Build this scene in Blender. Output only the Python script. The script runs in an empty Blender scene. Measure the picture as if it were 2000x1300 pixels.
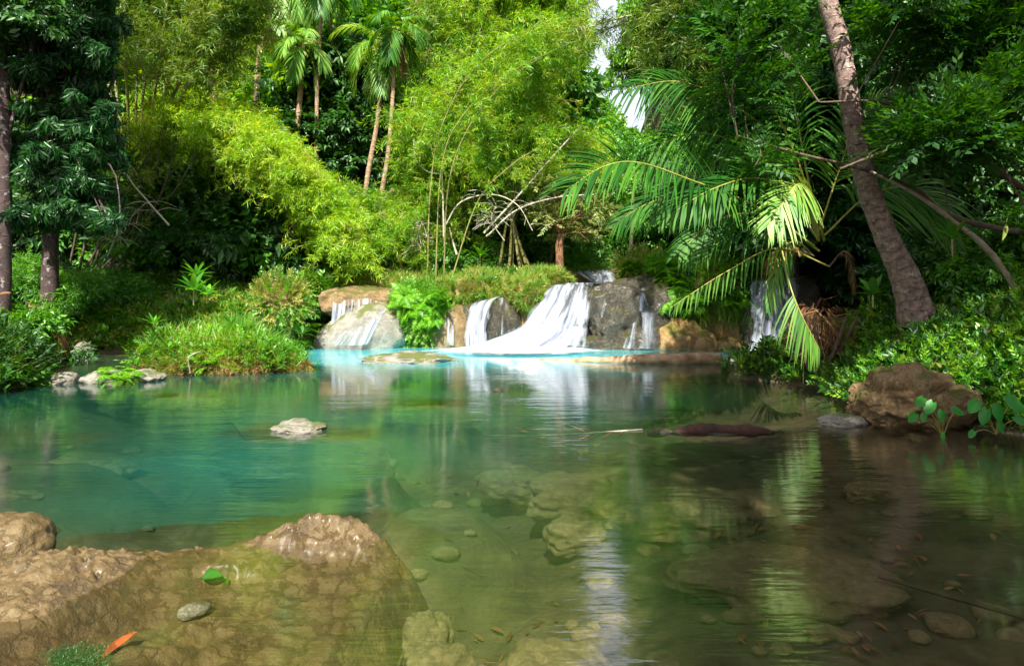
import bpy, math
import numpy as np
R = np.random.default_rng(11)
F, CH, HZ = 1300.0, 1.6, 540.0            # focal length in photo pixels, eye height, horizon row
SC = bpy.context.scene
COL = SC.collection
def V(*a): return np.array(a, float)
def W(px, py, Y): return V((px-1000)/F*Y, Y, CH-(py-HZ)/F*Y)
def nrm(a): return a/np.maximum(np.linalg.norm(a, axis=-1, keepdims=True), 1e-9)
def sst(a, b, x):
    t = np.clip((x-a)/(b-a), 0, 1); return t*t*(3-2*t)

# ------------------------------------------------------------------ noise
def vnoise(p):
    i = np.floor(p).astype(np.int64); f = p-i; u = f*f*(3-2*f)
    def h(dx, dy, dz):
        n = ((i[..., 0]+dx)*374761393+(i[..., 1]+dy)*668265263+(i[..., 2]+dz)*974711) & 0xffffffff
        n = ((n ^ (n >> 13))*1274126177) & 0xffffffff
        return ((n ^ (n >> 16)) & 0xffff)/65535.
    x, y, z = u[..., 0], u[..., 1], u[..., 2]
    a = h(0,0,0)*(1-x)+h(1,0,0)*x; b = h(0,1,0)*(1-x)+h(1,1,0)*x
    c = h(0,0,1)*(1-x)+h(1,0,1)*x; d = h(0,1,1)*(1-x)+h(1,1,1)*x
    return (a*(1-y)+b*y)*(1-z)+(c*(1-y)+d*y)*z
def fbm(p, o=4, g=.5):
    s = 0; a = 1; t = 0
    for k in range(o):
        s = s+a*(vnoise(p*2.03**k+17.3*k)*2-1); t += a; a *= g
    return s/t
def xyz(x, y, z=0): return np.stack([x, y, np.zeros_like(x)+z], -1)

# ------------------------------------------------------------------ geometry
class Geo:
    def __init__(s): s.v = []; s.q = []; s.n = 0; s.uv = None
    def add(s, v, q):
        s.v.append(np.asarray(v, float).reshape(-1, 3)); s.q.append(np.asarray(q, np.int64).reshape(-1, 4)+s.n)
        s.n += len(s.v[-1]); return s
    def inst(s, T, Rm, P):
        tv, tq = T; m = len(P); n = len(tv)
        vv = np.einsum('mij,nj->mni', Rm, tv)+P[:, None, :]
        s.add(vv, (tq[None]+(np.arange(m)*n)[:, None, None]))
        return s
    def arrays(s): return np.concatenate(s.v), np.concatenate(s.q)
def mk(name, g, mat, parent=None, origin=None, smooth=False, attrs=None, uv=None):
    v, q = g.arrays()
    if origin is not None: v = v-origin
    me = bpy.data.meshes.new(name)
    me.vertices.add(len(v)); me.vertices.foreach_set('co', v.ravel().astype(np.float32))
    tri = q[:, 3] == q[:, 2]
    tot = np.where(tri, 3, 4); st = np.concatenate([[0], np.cumsum(tot)[:-1]])
    loops = q.ravel()
    if tri.any():
        keep = np.ones((len(q), 4), bool); keep[tri, 3] = False; loops = q[keep]
    me.loops.add(len(loops)); me.loops.foreach_set('vertex_index', loops.astype(np.int32))
    me.polygons.add(len(q)); me.polygons.foreach_set('loop_start', st.astype(np.int32))
    try: me.polygons.foreach_set('loop_total', tot.astype(np.int32))
    except Exception: pass
    if smooth: me.polygons.foreach_set('use_smooth', np.ones(len(q), bool))
    if uv is not None:
        l = me.uv_layers.new(name='uv'); l.data.foreach_set('uv', uv[loops].ravel().astype(np.float32))
    if attrs:
        for k, a in attrs.items():
            at = me.attributes.new(k, 'FLOAT', 'POINT'); at.data.foreach_set('value', a.astype(np.float32))
    me.update(calc_edges=True)
    me.materials.append(mat)
    o = bpy.data.objects.new(name, me); COL.objects.link(o)
    if parent is not None: o.parent = parent
    elif origin is not None: o.location = origin
    return o
def tag(o, label=None, cat=None, group=None, kind=None):
    if label: o['label'] = label
    if cat: o['category'] = cat
    if group: o['group'] = group
    if kind: o['kind'] = kind
    return o
def thing(name, label, cat, loc, group=None):
    o = bpy.data.objects.new(name, None); COL.objects.link(o); o.location = loc
    return tag(o, label, cat, group)
def dup(o, loc, rz=0, sc=1, label=None, group=None, tilt=(0, 0)):
    def cp(a, par):
        c = a.copy(); COL.objects.link(c)
        if par is not None: c.parent = par
        for ch in a.children: cp(ch, c)
        return c
    c = cp(o, None); c.location = loc; c.rotation_euler = (tilt[0], tilt[1], rz)
    c.scale = (sc, sc, sc) if np.isscalar(sc) else sc
    if label: c['label'] = label
    if group: c['group'] = group
    return c
def curve(pts, n=24):
    p = np.array(pts, float)
    if len(p) == 2: return p[0]+(p[1]-p[0])*np.linspace(0, 1, n)[:, None]
    p = np.vstack([2*p[0]-p[1], p, 2*p[-1]-p[-2]])
    t = np.linspace(0, len(p)-3-1e-6, n); i = t.astype(int); u = (t-i)[:, None]
    a, b, c, d = p[i], p[i+1], p[i+2], p[i+3]
    return .5*((2*b)+(-a+c)*u+(2*a-5*b+4*c-d)*u*u+(-a+3*b-3*c+d)*u**3)
def tube(g, pts, r, sides=6):
    p = np.asarray(pts, float); n = len(p); r = np.broadcast_to(np.asarray(r, float), (n,))
    t = nrm(np.gradient(p, axis=0))
    ref = V(0, 0, 1) if abs(t[:, 2]).mean() < .8 else V(1, .2, 0)
    a = nrm(np.cross(t, ref)); b = np.cross(t, a)
    th = np.linspace(0, 2*np.pi, sides, endpoint=False)
    v = p[:, None]+r[:, None, None]*(np.cos(th)[None, :, None]*a[:, None]+np.sin(th)[None, :, None]*b[:, None])
    i = np.arange(n-1)[:, None]*sides; j = np.arange(sides)[None]; k = (j+1) % sides
    q = np.stack([i+j, i+k, i+sides+k, i+sides+j], -1).reshape(-1, 4)
    g.add(v, q)
    if sides <= 6:
        pass
    return g
def tube_uv(p, r, sides, seed=0, rough=0.0, caps=False):
    g = Geo(); p = np.asarray(p, float); n = len(p)
    t = nrm(np.gradient(p, axis=0))
    ref = V(0, 1, 0) if abs(t[:, 2]).mean() > .5 else V(0, 0, 1)
    a = nrm(np.cross(t, ref)); b = np.cross(t, a)
    th = np.linspace(0, 2*np.pi, sides+1)
    d = np.cos(th)[None, :, None]*a[:, None]+np.sin(th)[None, :, None]*b[:, None]
    base = p[:, None]+d*r[:, None, None]
    if rough: base = base+d*(fbm(base*4+seed, 4)*rough)[..., None]
    base[:, -1] = base[:, 0]
    S = sides+1
    i = np.arange(n-1)[:, None]*S; j = np.arange(sides)[None]
    q = np.stack([i+j, i+j+1, i+S+j+1, i+S+j], -1).reshape(-1, 4)
    g.add(base, q)
    L = np.concatenate([[0], np.cumsum(np.linalg.norm(np.diff(p, axis=0), axis=1))])
    uv = np.stack(np.broadcast_arrays(th[None]/(2*np.pi), L[:, None]), -1).reshape(-1, 2)
    if caps:
        for e in (0, n-1):
            c0 = g.n; g.add(p[e][None], np.zeros((0, 4), int)); uv = np.vstack([uv, [[.5, L[e]]]])
            jj = np.arange(sides); g.q.append(np.stack([e*S+jj, e*S+jj+1, np.full(sides, c0), np.full(sides, c0)], -1))
    return g, uv
def frames(d, up):
    d = nrm(d); s = nrm(np.cross(d, up)); n = np.cross(s, d)
    return np.stack([s, d, n], -1)
def rdir(m): return nrm(R.normal(size=(m, 3)))

# ------------------------------------------------------------------ leaf templates: leaf along +Y, normal +Z
def leaf(L, w, fold=.25, droop=.15, mid=.42):
    v = V([0,0,0],[0,mid*L,-droop*L*.3],[0,L,-droop*L],[-w/2,mid*L,w*fold-droop*L*.3],[w/2,mid*L,w*fold-droop*L*.3])
    return v, np.array([[0,1,2,3],[0,4,2,1]])
def leaf_s(L, w, droop=.1):
    return V([0,0,0],[-w/2,.4*L,0],[0,L,-droop*L],[w/2,.4*L,0]), np.array([[0,3,2,1]])
def oval(L, w, droop=.2, fold=.12):
    ys = [0, .12, .35, .65, .88, 1]; ws = [0, .55, 1, .85, .4, 0]
    v = []; 
    for y, k in zip(ys, ws):
        z = -droop*L*y*y
        v += [[-w/2*k, y*L, z+fold*w*k], [0, y*L, z], [w/2*k, y*L, z+fold*w*k]]
    q = []
    for i in range(5):
        a = 3*i; q += [[a,a+1,a+4,a+3],[a+1,a+2,a+5,a+4]]
    return np.array(v), np.array(q)
def spray(n, L, w, twig, spread=.7, droop=.4, kind=leaf, seed=0, jit=.25, tw=.004, hang=0.):
    r = np.random.default_rng(seed); g = Geo()
    ys = np.linspace(.12, 1, n)*twig
    side = np.where(np.arange(n) % 2 == 0, 1, -1)
    P = np.stack([np.zeros(n), ys, -hang*(ys/twig)**2*twig], -1)
    k = spread*(1-.6*(ys/twig)**3)
    D = np.stack([side*k, np.ones(n)*.7, -droop*(.5+r.random(n))], -1)+r.normal(size=(n, 3))*jit*.6
    U = V(0, 0, 1)+r.normal(size=(n, 3))*jit
    Fm = frames(D, U)*(.7+.5*r.random(n))[:, None, None]
    g.inst(kind(L, w), Fm, P)
    if tw:
        y = twig*.92
        g.add([[-tw,0,0],[tw,0,0],[tw*.5,y,-hang*y],[-tw*.5,y,-hang*y]], [[0,1,2,3]])
    return g.arrays()
T_bam = [spray(10, .155, .022, .26, .95, .55, seed=i, jit=.75) for i in range(5)]
T_bamfar = [spray(7, .30, .05, .55, .7, .6, leaf_s, seed=i, jit=.55, tw=0) for i in range(4)]
T_broad = [spray(8, .15, .06, .30, .9, .35, seed=10+i, jit=.4) for i in range(4)]
T_tiny = [spray(13, .075, .03, .34, .95, .12, leaf_s, seed=20+i, jit=.25, tw=.003) for i in range(4)]
T_long = [spray(9, .26, .055, .22, .9, 1.0, seed=30+i, jit=.4) for i in range(4)]
T_far = [spray(7, .34, .15, .55, .9, .35, leaf_s, seed=40+i, jit=.6, tw=0) for i in range(4)]
T_vfar = [spray(6, .55, .26, .8, .9, .35, leaf_s, seed=50+i, jit=.7, tw=0) for i in range(4)]
T_herb = [spray(6, .12, .055, .14, .9, -.1, seed=60+i, jit=.5) for i in range(4)]
def scatter(g, T, P, D, up=None, sc=1., roll=.5):
    m = len(P)
    if up is None: up = V(0, 0, 1)+R.normal(size=(m, 3))*roll
    Fm = frames(D, up)*(np.broadcast_to(sc, (m,)))[:, None, None]
    k = R.integers(0, len(T), m)
    for i in range(len(T)):
        s = k == i
        if s.any(): g.inst(T[i], Fm[s], P[s])
    return g
def cloud(g, blobs, n, T, sc=1., outward=.8, droop=.35, shell=.45, roll=.5, flat=1., avoid=None):
    B = np.array(blobs, float)                      # x y z r
    pr = B[:, 3]**2; k = R.choice(len(B), n, p=pr/pr.sum())
    u = rdir(n); u[:, 2] = np.where(u[:, 2] < -.2, -u[:, 2]*.6, u[:, 2])
    rr = B[k, 3]*(shell+(1-shell)*R.random(n)**.6)
    P0 = B[k, :3]+u*rr[:, None]*V(1, 1, flat)
    P0 = P0+xyz(*(fbm(P0[:, None]*1.3+V(0, 31, 7)[None, None]*np.arange(3)[None, :, None], 2).T*.5))[..., :3]*0
    keep = fbm(P0*1.6+5, 2) > -.28                   # gaps
    if avoid is not None: keep &= ~avoid(P0)
    P0, u = P0[keep], u[keep]; m = len(P0)
    D = u*outward+rdir(m)*.55+V(0, 0, -droop)
    return scatter(g, T, P0, D, sc=sc*(.75+.5*R.random(m)), roll=roll)

# ------------------------------------------------------------------ materials
def newmat(name):
    m = bpy.data.materials.new(name); m.use_nodes = True
    nt = m.node_tree; nt.nodes.clear()
    out = nt.nodes.new('ShaderNodeOutputMaterial')
    def N(t, **kw):
        n = nt.nodes.new('ShaderNode'+t)
        for k, v in kw.items():
            if k.startswith('i_'):
                key = k[2:]; key = int(key) if key.isdigit() else key.replace('_', ' ')
                n.inputs[key].default_value = v
            else: setattr(n, k, v)
        return n
    def Lk(a, ai, b, bi): nt.links.new(a.outputs[ai], b.inputs[bi])
    return m, nt, out, N, Lk
def c4(c): return (c[0], c[1], c[2], 1)
def ramp(N, stops):
    r = N('ValToRGB'); e = r.color_ramp.elements
    while len(e) < len(stops): e.new(.5)
    for x, (p, c) in zip(e, stops): x.position = p; x.color = c4(c)
    return r
def leafmat(name, a, b, c, trans=.45, gloss=.035, rough=.45, big=1.2):
    m, nt, out, N, L = newmat(name)
    geo = N('NewGeometry'); tc = N('TexCoord')
    nz = N('TexNoise', i_Scale=big, i_Detail=2.)
    L(geo, 'Position', nz, 'Vector')
    ad = N('Math', operation='ADD'); L(geo, 'Random Per Island', ad, 0)
    ml = N('Math', operation='MULTIPLY_ADD', i_1=1.6, i_2=-.8); L(nz, 'Fac', ml, 0); L(ml, 0, ad, 1)
    r = ramp(N, [(0., a), (.5, b), (.9, c), (1., tuple(np.array(c)*.4+np.array((.30, .20, .08))*.6))] if 'bamboo' in name or 'cover' in name or 'grass' in name else [(0., a), (.5, b), (1., c)]); L(ad, 0, r, 'Fac')
    df = N('BsdfDiffuse'); tr = N('BsdfTranslucent'); gl = N('BsdfGlossy', i_Roughness=rough)
    gl.inputs['Color'].default_value = (.75, .9, .7, 1)
    hs = N('HueSaturation', i_Hue=.48, i_Saturation=1.15, i_Value=1.6); L(r, 0, hs, 'Color'); L(r, 0, df, 'Color'); L(hs, 0, tr, 'Color')
    mx = N('MixShader', i_Fac=trans); L(df, 0, mx, 1); L(tr, 0, mx, 2)
    m2 = N('MixShader', i_Fac=gloss); L(mx, 0, m2, 1); L(gl, 0, m2, 2)
    L(m2, 0, out, 'Surface'); return m
def rockmat(name, a, b, c, moss=(.06, .09, .015), mossamt=.35, scale=3., bump=.6, rough=.75, wet=.0, detail=9., pits=.55):
    m, nt, out, N, L = newmat(name)
    geo = N('NewGeometry')
    n1 = N('TexNoise', i_Scale=scale, i_Detail=detail, i_Roughness=.65); L(geo, 'Position', n1, 'Vector')
    n2 = N('TexNoise', i_Scale=scale*7, i_Detail=6., i_Roughness=.7); L(geo, 'Position', n2, 'Vector')
    vo = N('TexVoronoi', i_Scale=scale*5); vo.feature = 'DISTANCE_TO_EDGE'; 
    wv = N('VectorMath', operation='MULTIPLY_ADD'); L(n2, 'Color', wv, 0); wv.inputs[1].default_value = (.25, .25, .25); L(geo, 'Position', wv, 2); L(wv, 0, vo, 'Vector')
    r = ramp(N, [(.3, a), (.5, b), (.72, c)])
    mxn = N('Math', operation='MULTIPLY_ADD', i_1=.45, i_2=0.); L(n2, 'Fac', mxn, 0)
    a2 = N('Math', operation='MULTIPLY_ADD', i_1=.55); L(n1, 'Fac', a2, 0); L(mxn, 0, a2, 2); L(a2, 0, r, 'Fac')
    # dark pits
    pit = N('MapRange', i_1=.0, i_2=.08, i_3=.45, i_4=1.); L(vo, 'Distance', pit, 'Value')
    mp = N('MixRGB', blend_type='MULTIPLY', i_Fac=pits); L(r, 0, mp, 1); L(pit, 0, mp, 2)
    # moss on upward faces in patches
    sp = N('SeparateXYZ'); L(geo, 'Normal', sp, 0)
    n3 = N('TexNoise', i_Scale=scale*.8, i_Detail=5.); L(geo, 'Position', n3, 'Vector')
    mm = N('Math', operation='MULTIPLY_ADD', i_1=.35); L(sp, 'Z', mm, 0); L(n3, 'Fac', mm, 2)
    mr = N('MapRange', i_1=.82-mossamt*.5, i_2=.92-mossamt*.5, i_3=0., i_4=.9); L(mm, 0, mr, 'Value')
    mg = N('MixRGB'); L(mr, 0, mg, 0); L(mp, 0, mg, 1); mg.inputs[2].default_value = c4(moss)
    p = N('BsdfPrincipled', i_Roughness=rough); L(mg, 0, p, 'Base Color')
    p.inputs['Specular IOR Level'].default_value = .35+wet
    if wet: p.inputs['Coat Weight'].default_value = wet; p.inputs['Coat Roughness'].default_value = .25
    hh = N('Math', operation='MULTIPLY_ADD', i_1=.5); L(n2, 'Fac', hh, 0); L(n1, 'Fac', hh, 2)
    h2 = N('Math', operation='MULTIPLY_ADD', i_1=.25); L(pit, 0, h2, 0); L(hh, 0, h2, 2)
    bp = N('Bump', i_Strength=bump, i_Distance=.09); L(h2, 0, bp, 'Height'); L(bp, 0, p, 'Normal')
    L(p, 0, out, 'Surface'); return m
def barkmat(name, a, b, rings=0., scale=10., bump=.5):
    m, nt, out, N, L = newmat(name)
    geo = N('NewGeometry'); uv = N('UVMap')
    n1 = N('TexNoise', i_Scale=scale, i_Detail=8., i_Roughness=.7); L(geo, 'Position', n1, 'Vector')
    r = ramp(N, [(.32, a), (.68, b)]); L(n1, 'Fac', r, 0)
    p = N('BsdfPrincipled', i_Roughness=.85); src = r; h = n1
    if rings:
        n2 = N('TexNoise', i_Scale=5., i_Detail=3.); L(geo, 'Position', n2, 'Vector')
        sx = N('SeparateXYZ'); L(uv, 0, sx, 0)
        k = N('Math', operation='MULTIPLY_ADD', i_1=rings); L(sx, 'Y', k, 0)
        k2 = N('Math', operation='MULTIPLY', i_1=1.5); L(n2, 'Fac', k2, 0); L(k2, 0, k, 2)
        fr = N('Math', operation='FRACT'); L(k, 0, fr, 0)
        rr = ramp(N, [(0., (.25, .25, .25)), (.05, (2.3, 2.2, 2.1)), (.11, (.95, .95, .95)), (.8, (.9, .9, .9)), (1., (.5, .5, .5))]); L(fr, 0, rr, 0)
        mp = N('MixRGB', blend_type='MULTIPLY', i_Fac=.9); L(r, 0, mp, 1); L(rr, 0, mp, 2)
        # pale lichen patches
        n4 = N('TexNoise', i_Scale=7., i_Detail=6., i_Roughness=.75); L(geo, 'Position', n4, 'Vector')
        lr = N('MapRange', i_1=.57, i_2=.63, i_3=0., i_4=.6); L(n4, 'Fac', lr, 'Value')
        ml = N('MixRGB'); L(lr, 0, ml, 0); L(mp, 0, ml, 1); ml.inputs[2].default_value = (.5, .46, .42, 1)
        src = ml
        h = N('Math', operation='MULTIPLY_ADD', i_1=.6); L(rr, 0, h, 0); L(n1, 'Fac', h, 2)
    L(src, 0, p, 'Base Color')
    bp = N('Bump', i_Strength=bump, i_Distance=.03); L(h, 0, bp, 'Height'); L(bp, 0, p, 'Normal')
    L(p, 0, out, 'Surface'); return m
def simple(name, c, rough=.6, var=.3):
    m, nt, out, N, L = newmat(name)
    geo = N('NewGeometry'); n1 = N('TexNoise', i_Scale=14., i_Detail=5.); L(geo, 'Position', n1, 'Vector')
    r = ramp(N, [(.3, tuple(x*(1-var) for x in c)), (.7, tuple(min(1, x*(1+var)) for x in c))]); L(n1, 'Fac', r, 0)
    p = N('BsdfPrincipled', i_Roughness=rough); L(r, 0, p, 'Base Color')
    bp = N('Bump', i_Strength=.4, i_Distance=.02); L(n1, 'Fac', bp, 'Height'); L(bp, 0, p, 'Normal')
    L(p, 0, out, 'Surface'); return m

M = {}
M['bam_bright'] = leafmat('bamboo_leaf_yellow_green', (.12,.30,.008), (.28,.48,.012), (.50,.62,.04), .5)
M['bam_mid'] = leafmat('bamboo_leaf_green', (.055,.20,.004), (.15,.36,.006), (.38,.52,.02), .48)
M['bam_olive'] = leafmat('bamboo_leaf_olive', (.035,.10,.008), (.10,.20,.014), (.20,.30,.03), .45)
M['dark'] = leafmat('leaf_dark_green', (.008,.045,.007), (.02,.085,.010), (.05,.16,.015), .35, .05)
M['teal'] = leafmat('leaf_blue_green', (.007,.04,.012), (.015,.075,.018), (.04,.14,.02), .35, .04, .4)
M['green'] = leafmat('leaf_green', (.03,.14,.008), (.07,.25,.012), (.15,.38,.02), .42, .06)
M['far_leaf'] = leafmat('leaf_far', (.05,.19,.010), (.12,.32,.016), (.26,.46,.03), .45, .03, big=.4)
M['far_dark'] = leafmat('leaf_far_dark', (.02,.09,.010), (.05,.17,.014), (.10,.27,.02), .4, .03, big=.4)
M['palm_shaded'] = leafmat('palm_leaf_shaded', (.010,.06,.007), (.022,.115,.010), (.07,.20,.015), .32, .02, .5)  # shade on the big low palm's fronds, put into a darker leaf colour
M['palm'] = leafmat('palm_leaf', (.02,.11,.008), (.05,.19,.014), (.15,.31,.03), .38, .04, .5)
M['palm_pale'] = leafmat('palm_leaf_pale', (.06,.20,.02), (.16,.36,.04), (.38,.50,.12), .4, .04, .5)
M['fern'] = leafmat('fern_leaf', (.04,.20,.010), (.11,.34,.014), (.24,.48,.02), .45, .05)
M['grass'] = leafmat('grass_blade', (.06,.24,.010), (.16,.40,.018), (.36,.48,.06), .45, .05)
M['dry'] = leafmat('dry_grass_and_leaf', (.12,.16,.02), (.30,.31,.05), (.46,.40,.11), .35, .03)
M['brown'] = leafmat('dead_leaf', (.10,.05,.02), (.22,.11,.05), (.36,.20,.10), .25, .03)
M['cover'] = leafmat('ground_cover_leaf', (.03,.12,.008), (.09,.25,.012), (.24,.36,.04), .4, .05)
M['pale_tree'] = leafmat('pale_sparse_leaf', (.16,.22,.05), (.30,.36,.09), (.45,.45,.18), .4)
M['taro'] = leafmat('taro_leaf', (.012,.13,.012), (.02,.20,.018), (.04,.28,.025), .3, .04, .4)
M['culm'] = simple('bamboo_culm', (.22, .20, .07), .45)
M['culm_dry'] = simple('dry_culm', (.45, .40, .30), .6)
M['culm_y'] = simple('frond_stalk', (.32, .30, .06), .45)
M['bark'] = barkmat('bark_brown', (.05,.035,.025), (.16,.11,.075))
M['bark_dark'] = barkmat('bark_dark', (.025,.015,.015), (.09,.055,.05), 5.)
M['bark_pale'] = barkmat('bark_pale', (.20,.16,.12), (.45,.38,.30))
M['palmbark'] = barkmat('palm_trunk_bark', (.06,.036,.03), (.46,.31,.26), 7., 12., .9)
M['palmbark2'] = barkmat('slim_palm_bark', (.20,.12,.06), (.42,.28,.16), 5., 10., .5)
M['rock_grey'] = rockmat('wet_grey_rock', (.022,.018,.012), (.11,.095,.065), (.38,.34,.26), (.10,.10,.02), .25, 3.6, 1.2, .6, .1, 12., .8)
M['rock_tan'] = rockmat('tan_travertine', (.10,.055,.02), (.40,.26,.12), (.68,.50,.29), (.16,.17,.03), .2, 4.5, 1., .85)
M['rock_pale'] = rockmat('pale_limestone', (.18,.155,.12), (.38,.34,.28), (.66,.62,.54), (.14,.17,.03), .16, 5., .8, .75)
M['rock_warm'] = rockmat('warm_brown_rock', (.14,.06,.02), (.38,.22,.08), (.60,.42,.20), (.16,.15,.02), .3, 3., .8, .6, .15)
M['rock_bed'] = rockmat('submerged_rock', (.08,.062,.035), (.22,.17,.095), (.37,.30,.18), (.12,.13,.03), -.4, 2.5, .5, .8)
M['rock_fore'] = rockmat('foreground_rock', (.026,.016,.005), (.12,.076,.023), (.21,.155,.068), (.13,.12,.03), -.22, 1.3, .7, .5, .12, 14., .12)
M['wood_red'] = barkmat('wet_red_wood', (.012,.007,.006), (.085,.026,.013), 0, 9., .8)
M['wood_log'] = barkmat('log_wood', (.20,.08,.03), (.58,.40,.25), 0, 4., 1.)

# ------------------------------------------------------------------ terrain
POOL = V([6.4,-8],[6.2,3],[5.7,6.2],[4.9,6.9],[4.2,7.9],[4.35,8.7],[4.3,9.7],[3.55,10.6],[3.6,10.85],[4.9,11.1],[6.0,11.8],[7.0,13.2],[7.0,15.5],
         [5.6,16.0],[4.6,16.1],[3.5,16.1],[1.8,16.4],[0.,16.5],[-1.2,16.3],[-2.5,16.3],[-3.4,16.7],[-4.7,16.7],[-4.8,14.6],[-5.5,13.7],[-8,13.9],[-9.7,13.8],[-9.9,12.6],
         [-8.4,11.4],[-7.3,10.3],[-7.05,9.85],[-7.5,9.2],[-9,8],[-11,5],[-12,0],[-12,-8])
def psd(P, poly):
    d = np.full(P.shape[:-1], 1e9); ins = np.zeros(P.shape[:-1], bool)
    for i in range(len(poly)):
        a, b = poly[i], poly[(i+1) % len(poly)]; e = b-a
        w = P-a; t = np.clip((w@e)/(e@e), 0, 1)
        d = np.minimum(d, np.linalg.norm(w-t[..., None]*e, axis=-1))
        c = ((a[1] > P[..., 1]) != (b[1] > P[..., 1]))
        xx = a[0]+(P[..., 1]-a[1])/(b[1]-a[1]+1e-12)*(b[0]-a[0])
        ins ^= c & (P[..., 0] < xx)
    return np.where(ins, -d, d)
def mound(x, y, cx, cy, rx, ry, h, e=5):
    r = np.sqrt(((x-cx)/rx)**2+((y-cy)/ry)**2)+.16*fbm(xyz(x, y)*1.7, 3)
    return (h+.9)*np.exp(-r**e)-.9
def depthmax(x, y):
    d = .62+.95*np.exp(-(((x+1.9)/1.9)**2+((y-5.6)/1.7)**2))+.5*sst(8.5, 12, y)*(x < 3.6)
    d = d-.30*sst(-.3, 1.5, x)*(1-sst(7.5, 9, y))-.12*np.exp(-((x+4.5)/1.6)**2-((y-6.8)/1.2)**2)
    return d
def gz(x, y):
    x = np.asarray(x, float); y = np.asarray(y, float)
    sd = psd(np.stack([x, y], -1), POOL)
    nz = fbm(xyz(x, y)*.9, 4); sd = sd+.22*fbm(xyz(x, y, 3)*1.3, 3)
    fz = sst(14.3, 15.3, y)*sst(-5.2, -4.6, x)*(1-sst(6.2, 7.4, x))
    rt = sst(2.5, 4.5, x)*(1-fz)
    H = 1.42*fz+(1-fz)*(1.75*(1-rt)+2.0*rt); Ls = .16*fz+(1-fz)*(2.1*(1-rt)+2.0*rt)
    land = H*(1-np.exp(-np.maximum(sd, 0)/Ls))+.05*np.maximum(y-17, 0)
    pxn = x/np.maximum(y, 1)*F+1000
    gap = np.exp(-((pxn-1220)/125)**2)
    land = land+(np.minimum(y, 72)-25).clip(0)*(.82-.66*gap)*sst(25, 40, y)
    land = land+np.maximum(x-8, 0)*.55+np.maximum(-13-x, 0)*.45*sst(5, 10, y)
    land = land+nz*.16*sst(.0, 1.5, sd)*(1-.6*fz)+.02
    bed = -depthmax(x, y)*(1-np.exp(np.minimum(sd, 0)/.9))-.02+.05*nz
    z = np.where(sd > 0, land, bed)
    chn = sst(110, 70, np.abs(pxn-1160))*sst(16.6, 17., y)*(1-sst(21, 22, y)); z = z*(1-chn)+np.minimum(z, 1.25)*chn
    z = np.maximum(z, mound(x, y, -4.95, 11.5, 1.85, .8, .30+.42*fbm(xyz(x, y)*1.5, 4)+.12*sst(-5.6, -4.2, x)))
    for (cx, cy, rx, ry, h) in [(-2.15, 6.85, 1.0, .55, -.06), (-1.05, 8.5, .9, .45, -.05), (-4.35, 8.95, .75, .22, -.03), (-.6, 5.2, .7, .5, -.28), (-4.9, 6.6, 1.2, .6, -.25)]:
        z = np.maximum(z, (h+.9)*np.exp(-np.maximum(((x-cx)/rx)**2+((y-cy)/ry)**2+.5*fbm(xyz(x, y)*1.5, 3), 0)**1.8)-.9)
    z = np.maximum(z, mound(x, y, -8.2, 9.6, 1.3, .8, .55))
    return z
def axis(a, b, lo, hi, st, gr=1.09):
    m = list(np.arange(lo, hi+1e-6, st)); s = st
    while m[-1] < b: s *= gr; m.append(m[-1]+s)
    s = st; h = [lo]
    while h[-1] > a: s *= gr; h.append(h[-1]-s)
    return np.array(h[::-1][:-1]+m)
def grid(X, Y):
    nx, ny = len(X), len(Y); i = np.arange(ny-1)[:, None]*nx; j = np.arange(nx-1)[None]
    return np.stack([i+j, i+j+1, i+nx+j+1, i+nx+j], -1).reshape(-1, 4)
X = axis(-120, 120, -10.5, 8, .085); Y = axis(-25, 150, 1, 17.5, .085)
gx, gy = np.meshgrid(X, Y); z = gz(gx, gy)
z = z+.025*fbm(xyz(gx, gy)*6, 3)
g = Geo().add(xyz(gx, gy, 0)*V(1, 1, 0)+z[..., None]*V(0, 0, 1), grid(X, Y))
def groundmat():
    m, nt, out, N, L = newmat('soil_silt_and_moss')
    geo = N('NewGeometry'); sp = N('SeparateXYZ'); L(geo, 'Position', sp, 0)
    n1 = N('TexNoise', i_Scale=1.6, i_Detail=8., i_Roughness=.7); L(geo, 'Position', n1, 'Vector')
    n2 = N('TexNoise', i_Scale=14., i_Detail=6., i_Roughness=.7); L(geo, 'Position', n2, 'Vector')
    vo = N('TexVoronoi', i_Scale=2.6); vs = N('VectorMath', operation='MULTIPLY_ADD'); L(n1, 'Color', vs, 0); vs.inputs[1].default_value = (.5, .5, .5); L(geo, 'Position', vs, 2); L(vs, 0, vo, 'Vector')
    vo.feature = 'DISTANCE_TO_EDGE'
    bed = ramp(N, [(.32, (.045, .038, .022)), (.55, (.135, .11, .06)), (.75, (.27, .225, .14))]); L(n1, 'Fac', bed, 0)
    vr = N('MapRange', i_1=0., i_2=.25, i_3=.6, i_4=1.); L(vo, 'Distance', vr, 'Value')
    b2 = N('MixRGB', blend_type='MULTIPLY', i_Fac=.6); L(bed, 0, b2, 1); L(vr, 0, b2, 2)
    land = ramp(N, [(.35, (.035, .055, .010)), (.5, (.08, .07, .03)), (.7, (.17, .11, .055))]); L(n2, 'Fac', land, 0)
    k = N('MapRange', i_1=.02, i_2=.10, i_3=0., i_4=1.); L(sp, 'Z', k, 'Value')
    mx = N('MixRGB'); L(k, 0, mx, 0); L(b2, 0, mx, 1); L(land, 0, mx, 2)
    p = N('BsdfPrincipled', i_Roughness=.9); L(mx, 0, p, 'Base Color')
    bp = N('Bump', i_Strength=.7, i_Distance=.06); L(n2, 'Fac', bp, 'Height'); L(bp, 0, p, 'Normal')
    L(p, 0, out, 'Surface'); return m
tag(mk('ground', g, groundmat(), smooth=True), kind='structure')

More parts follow.
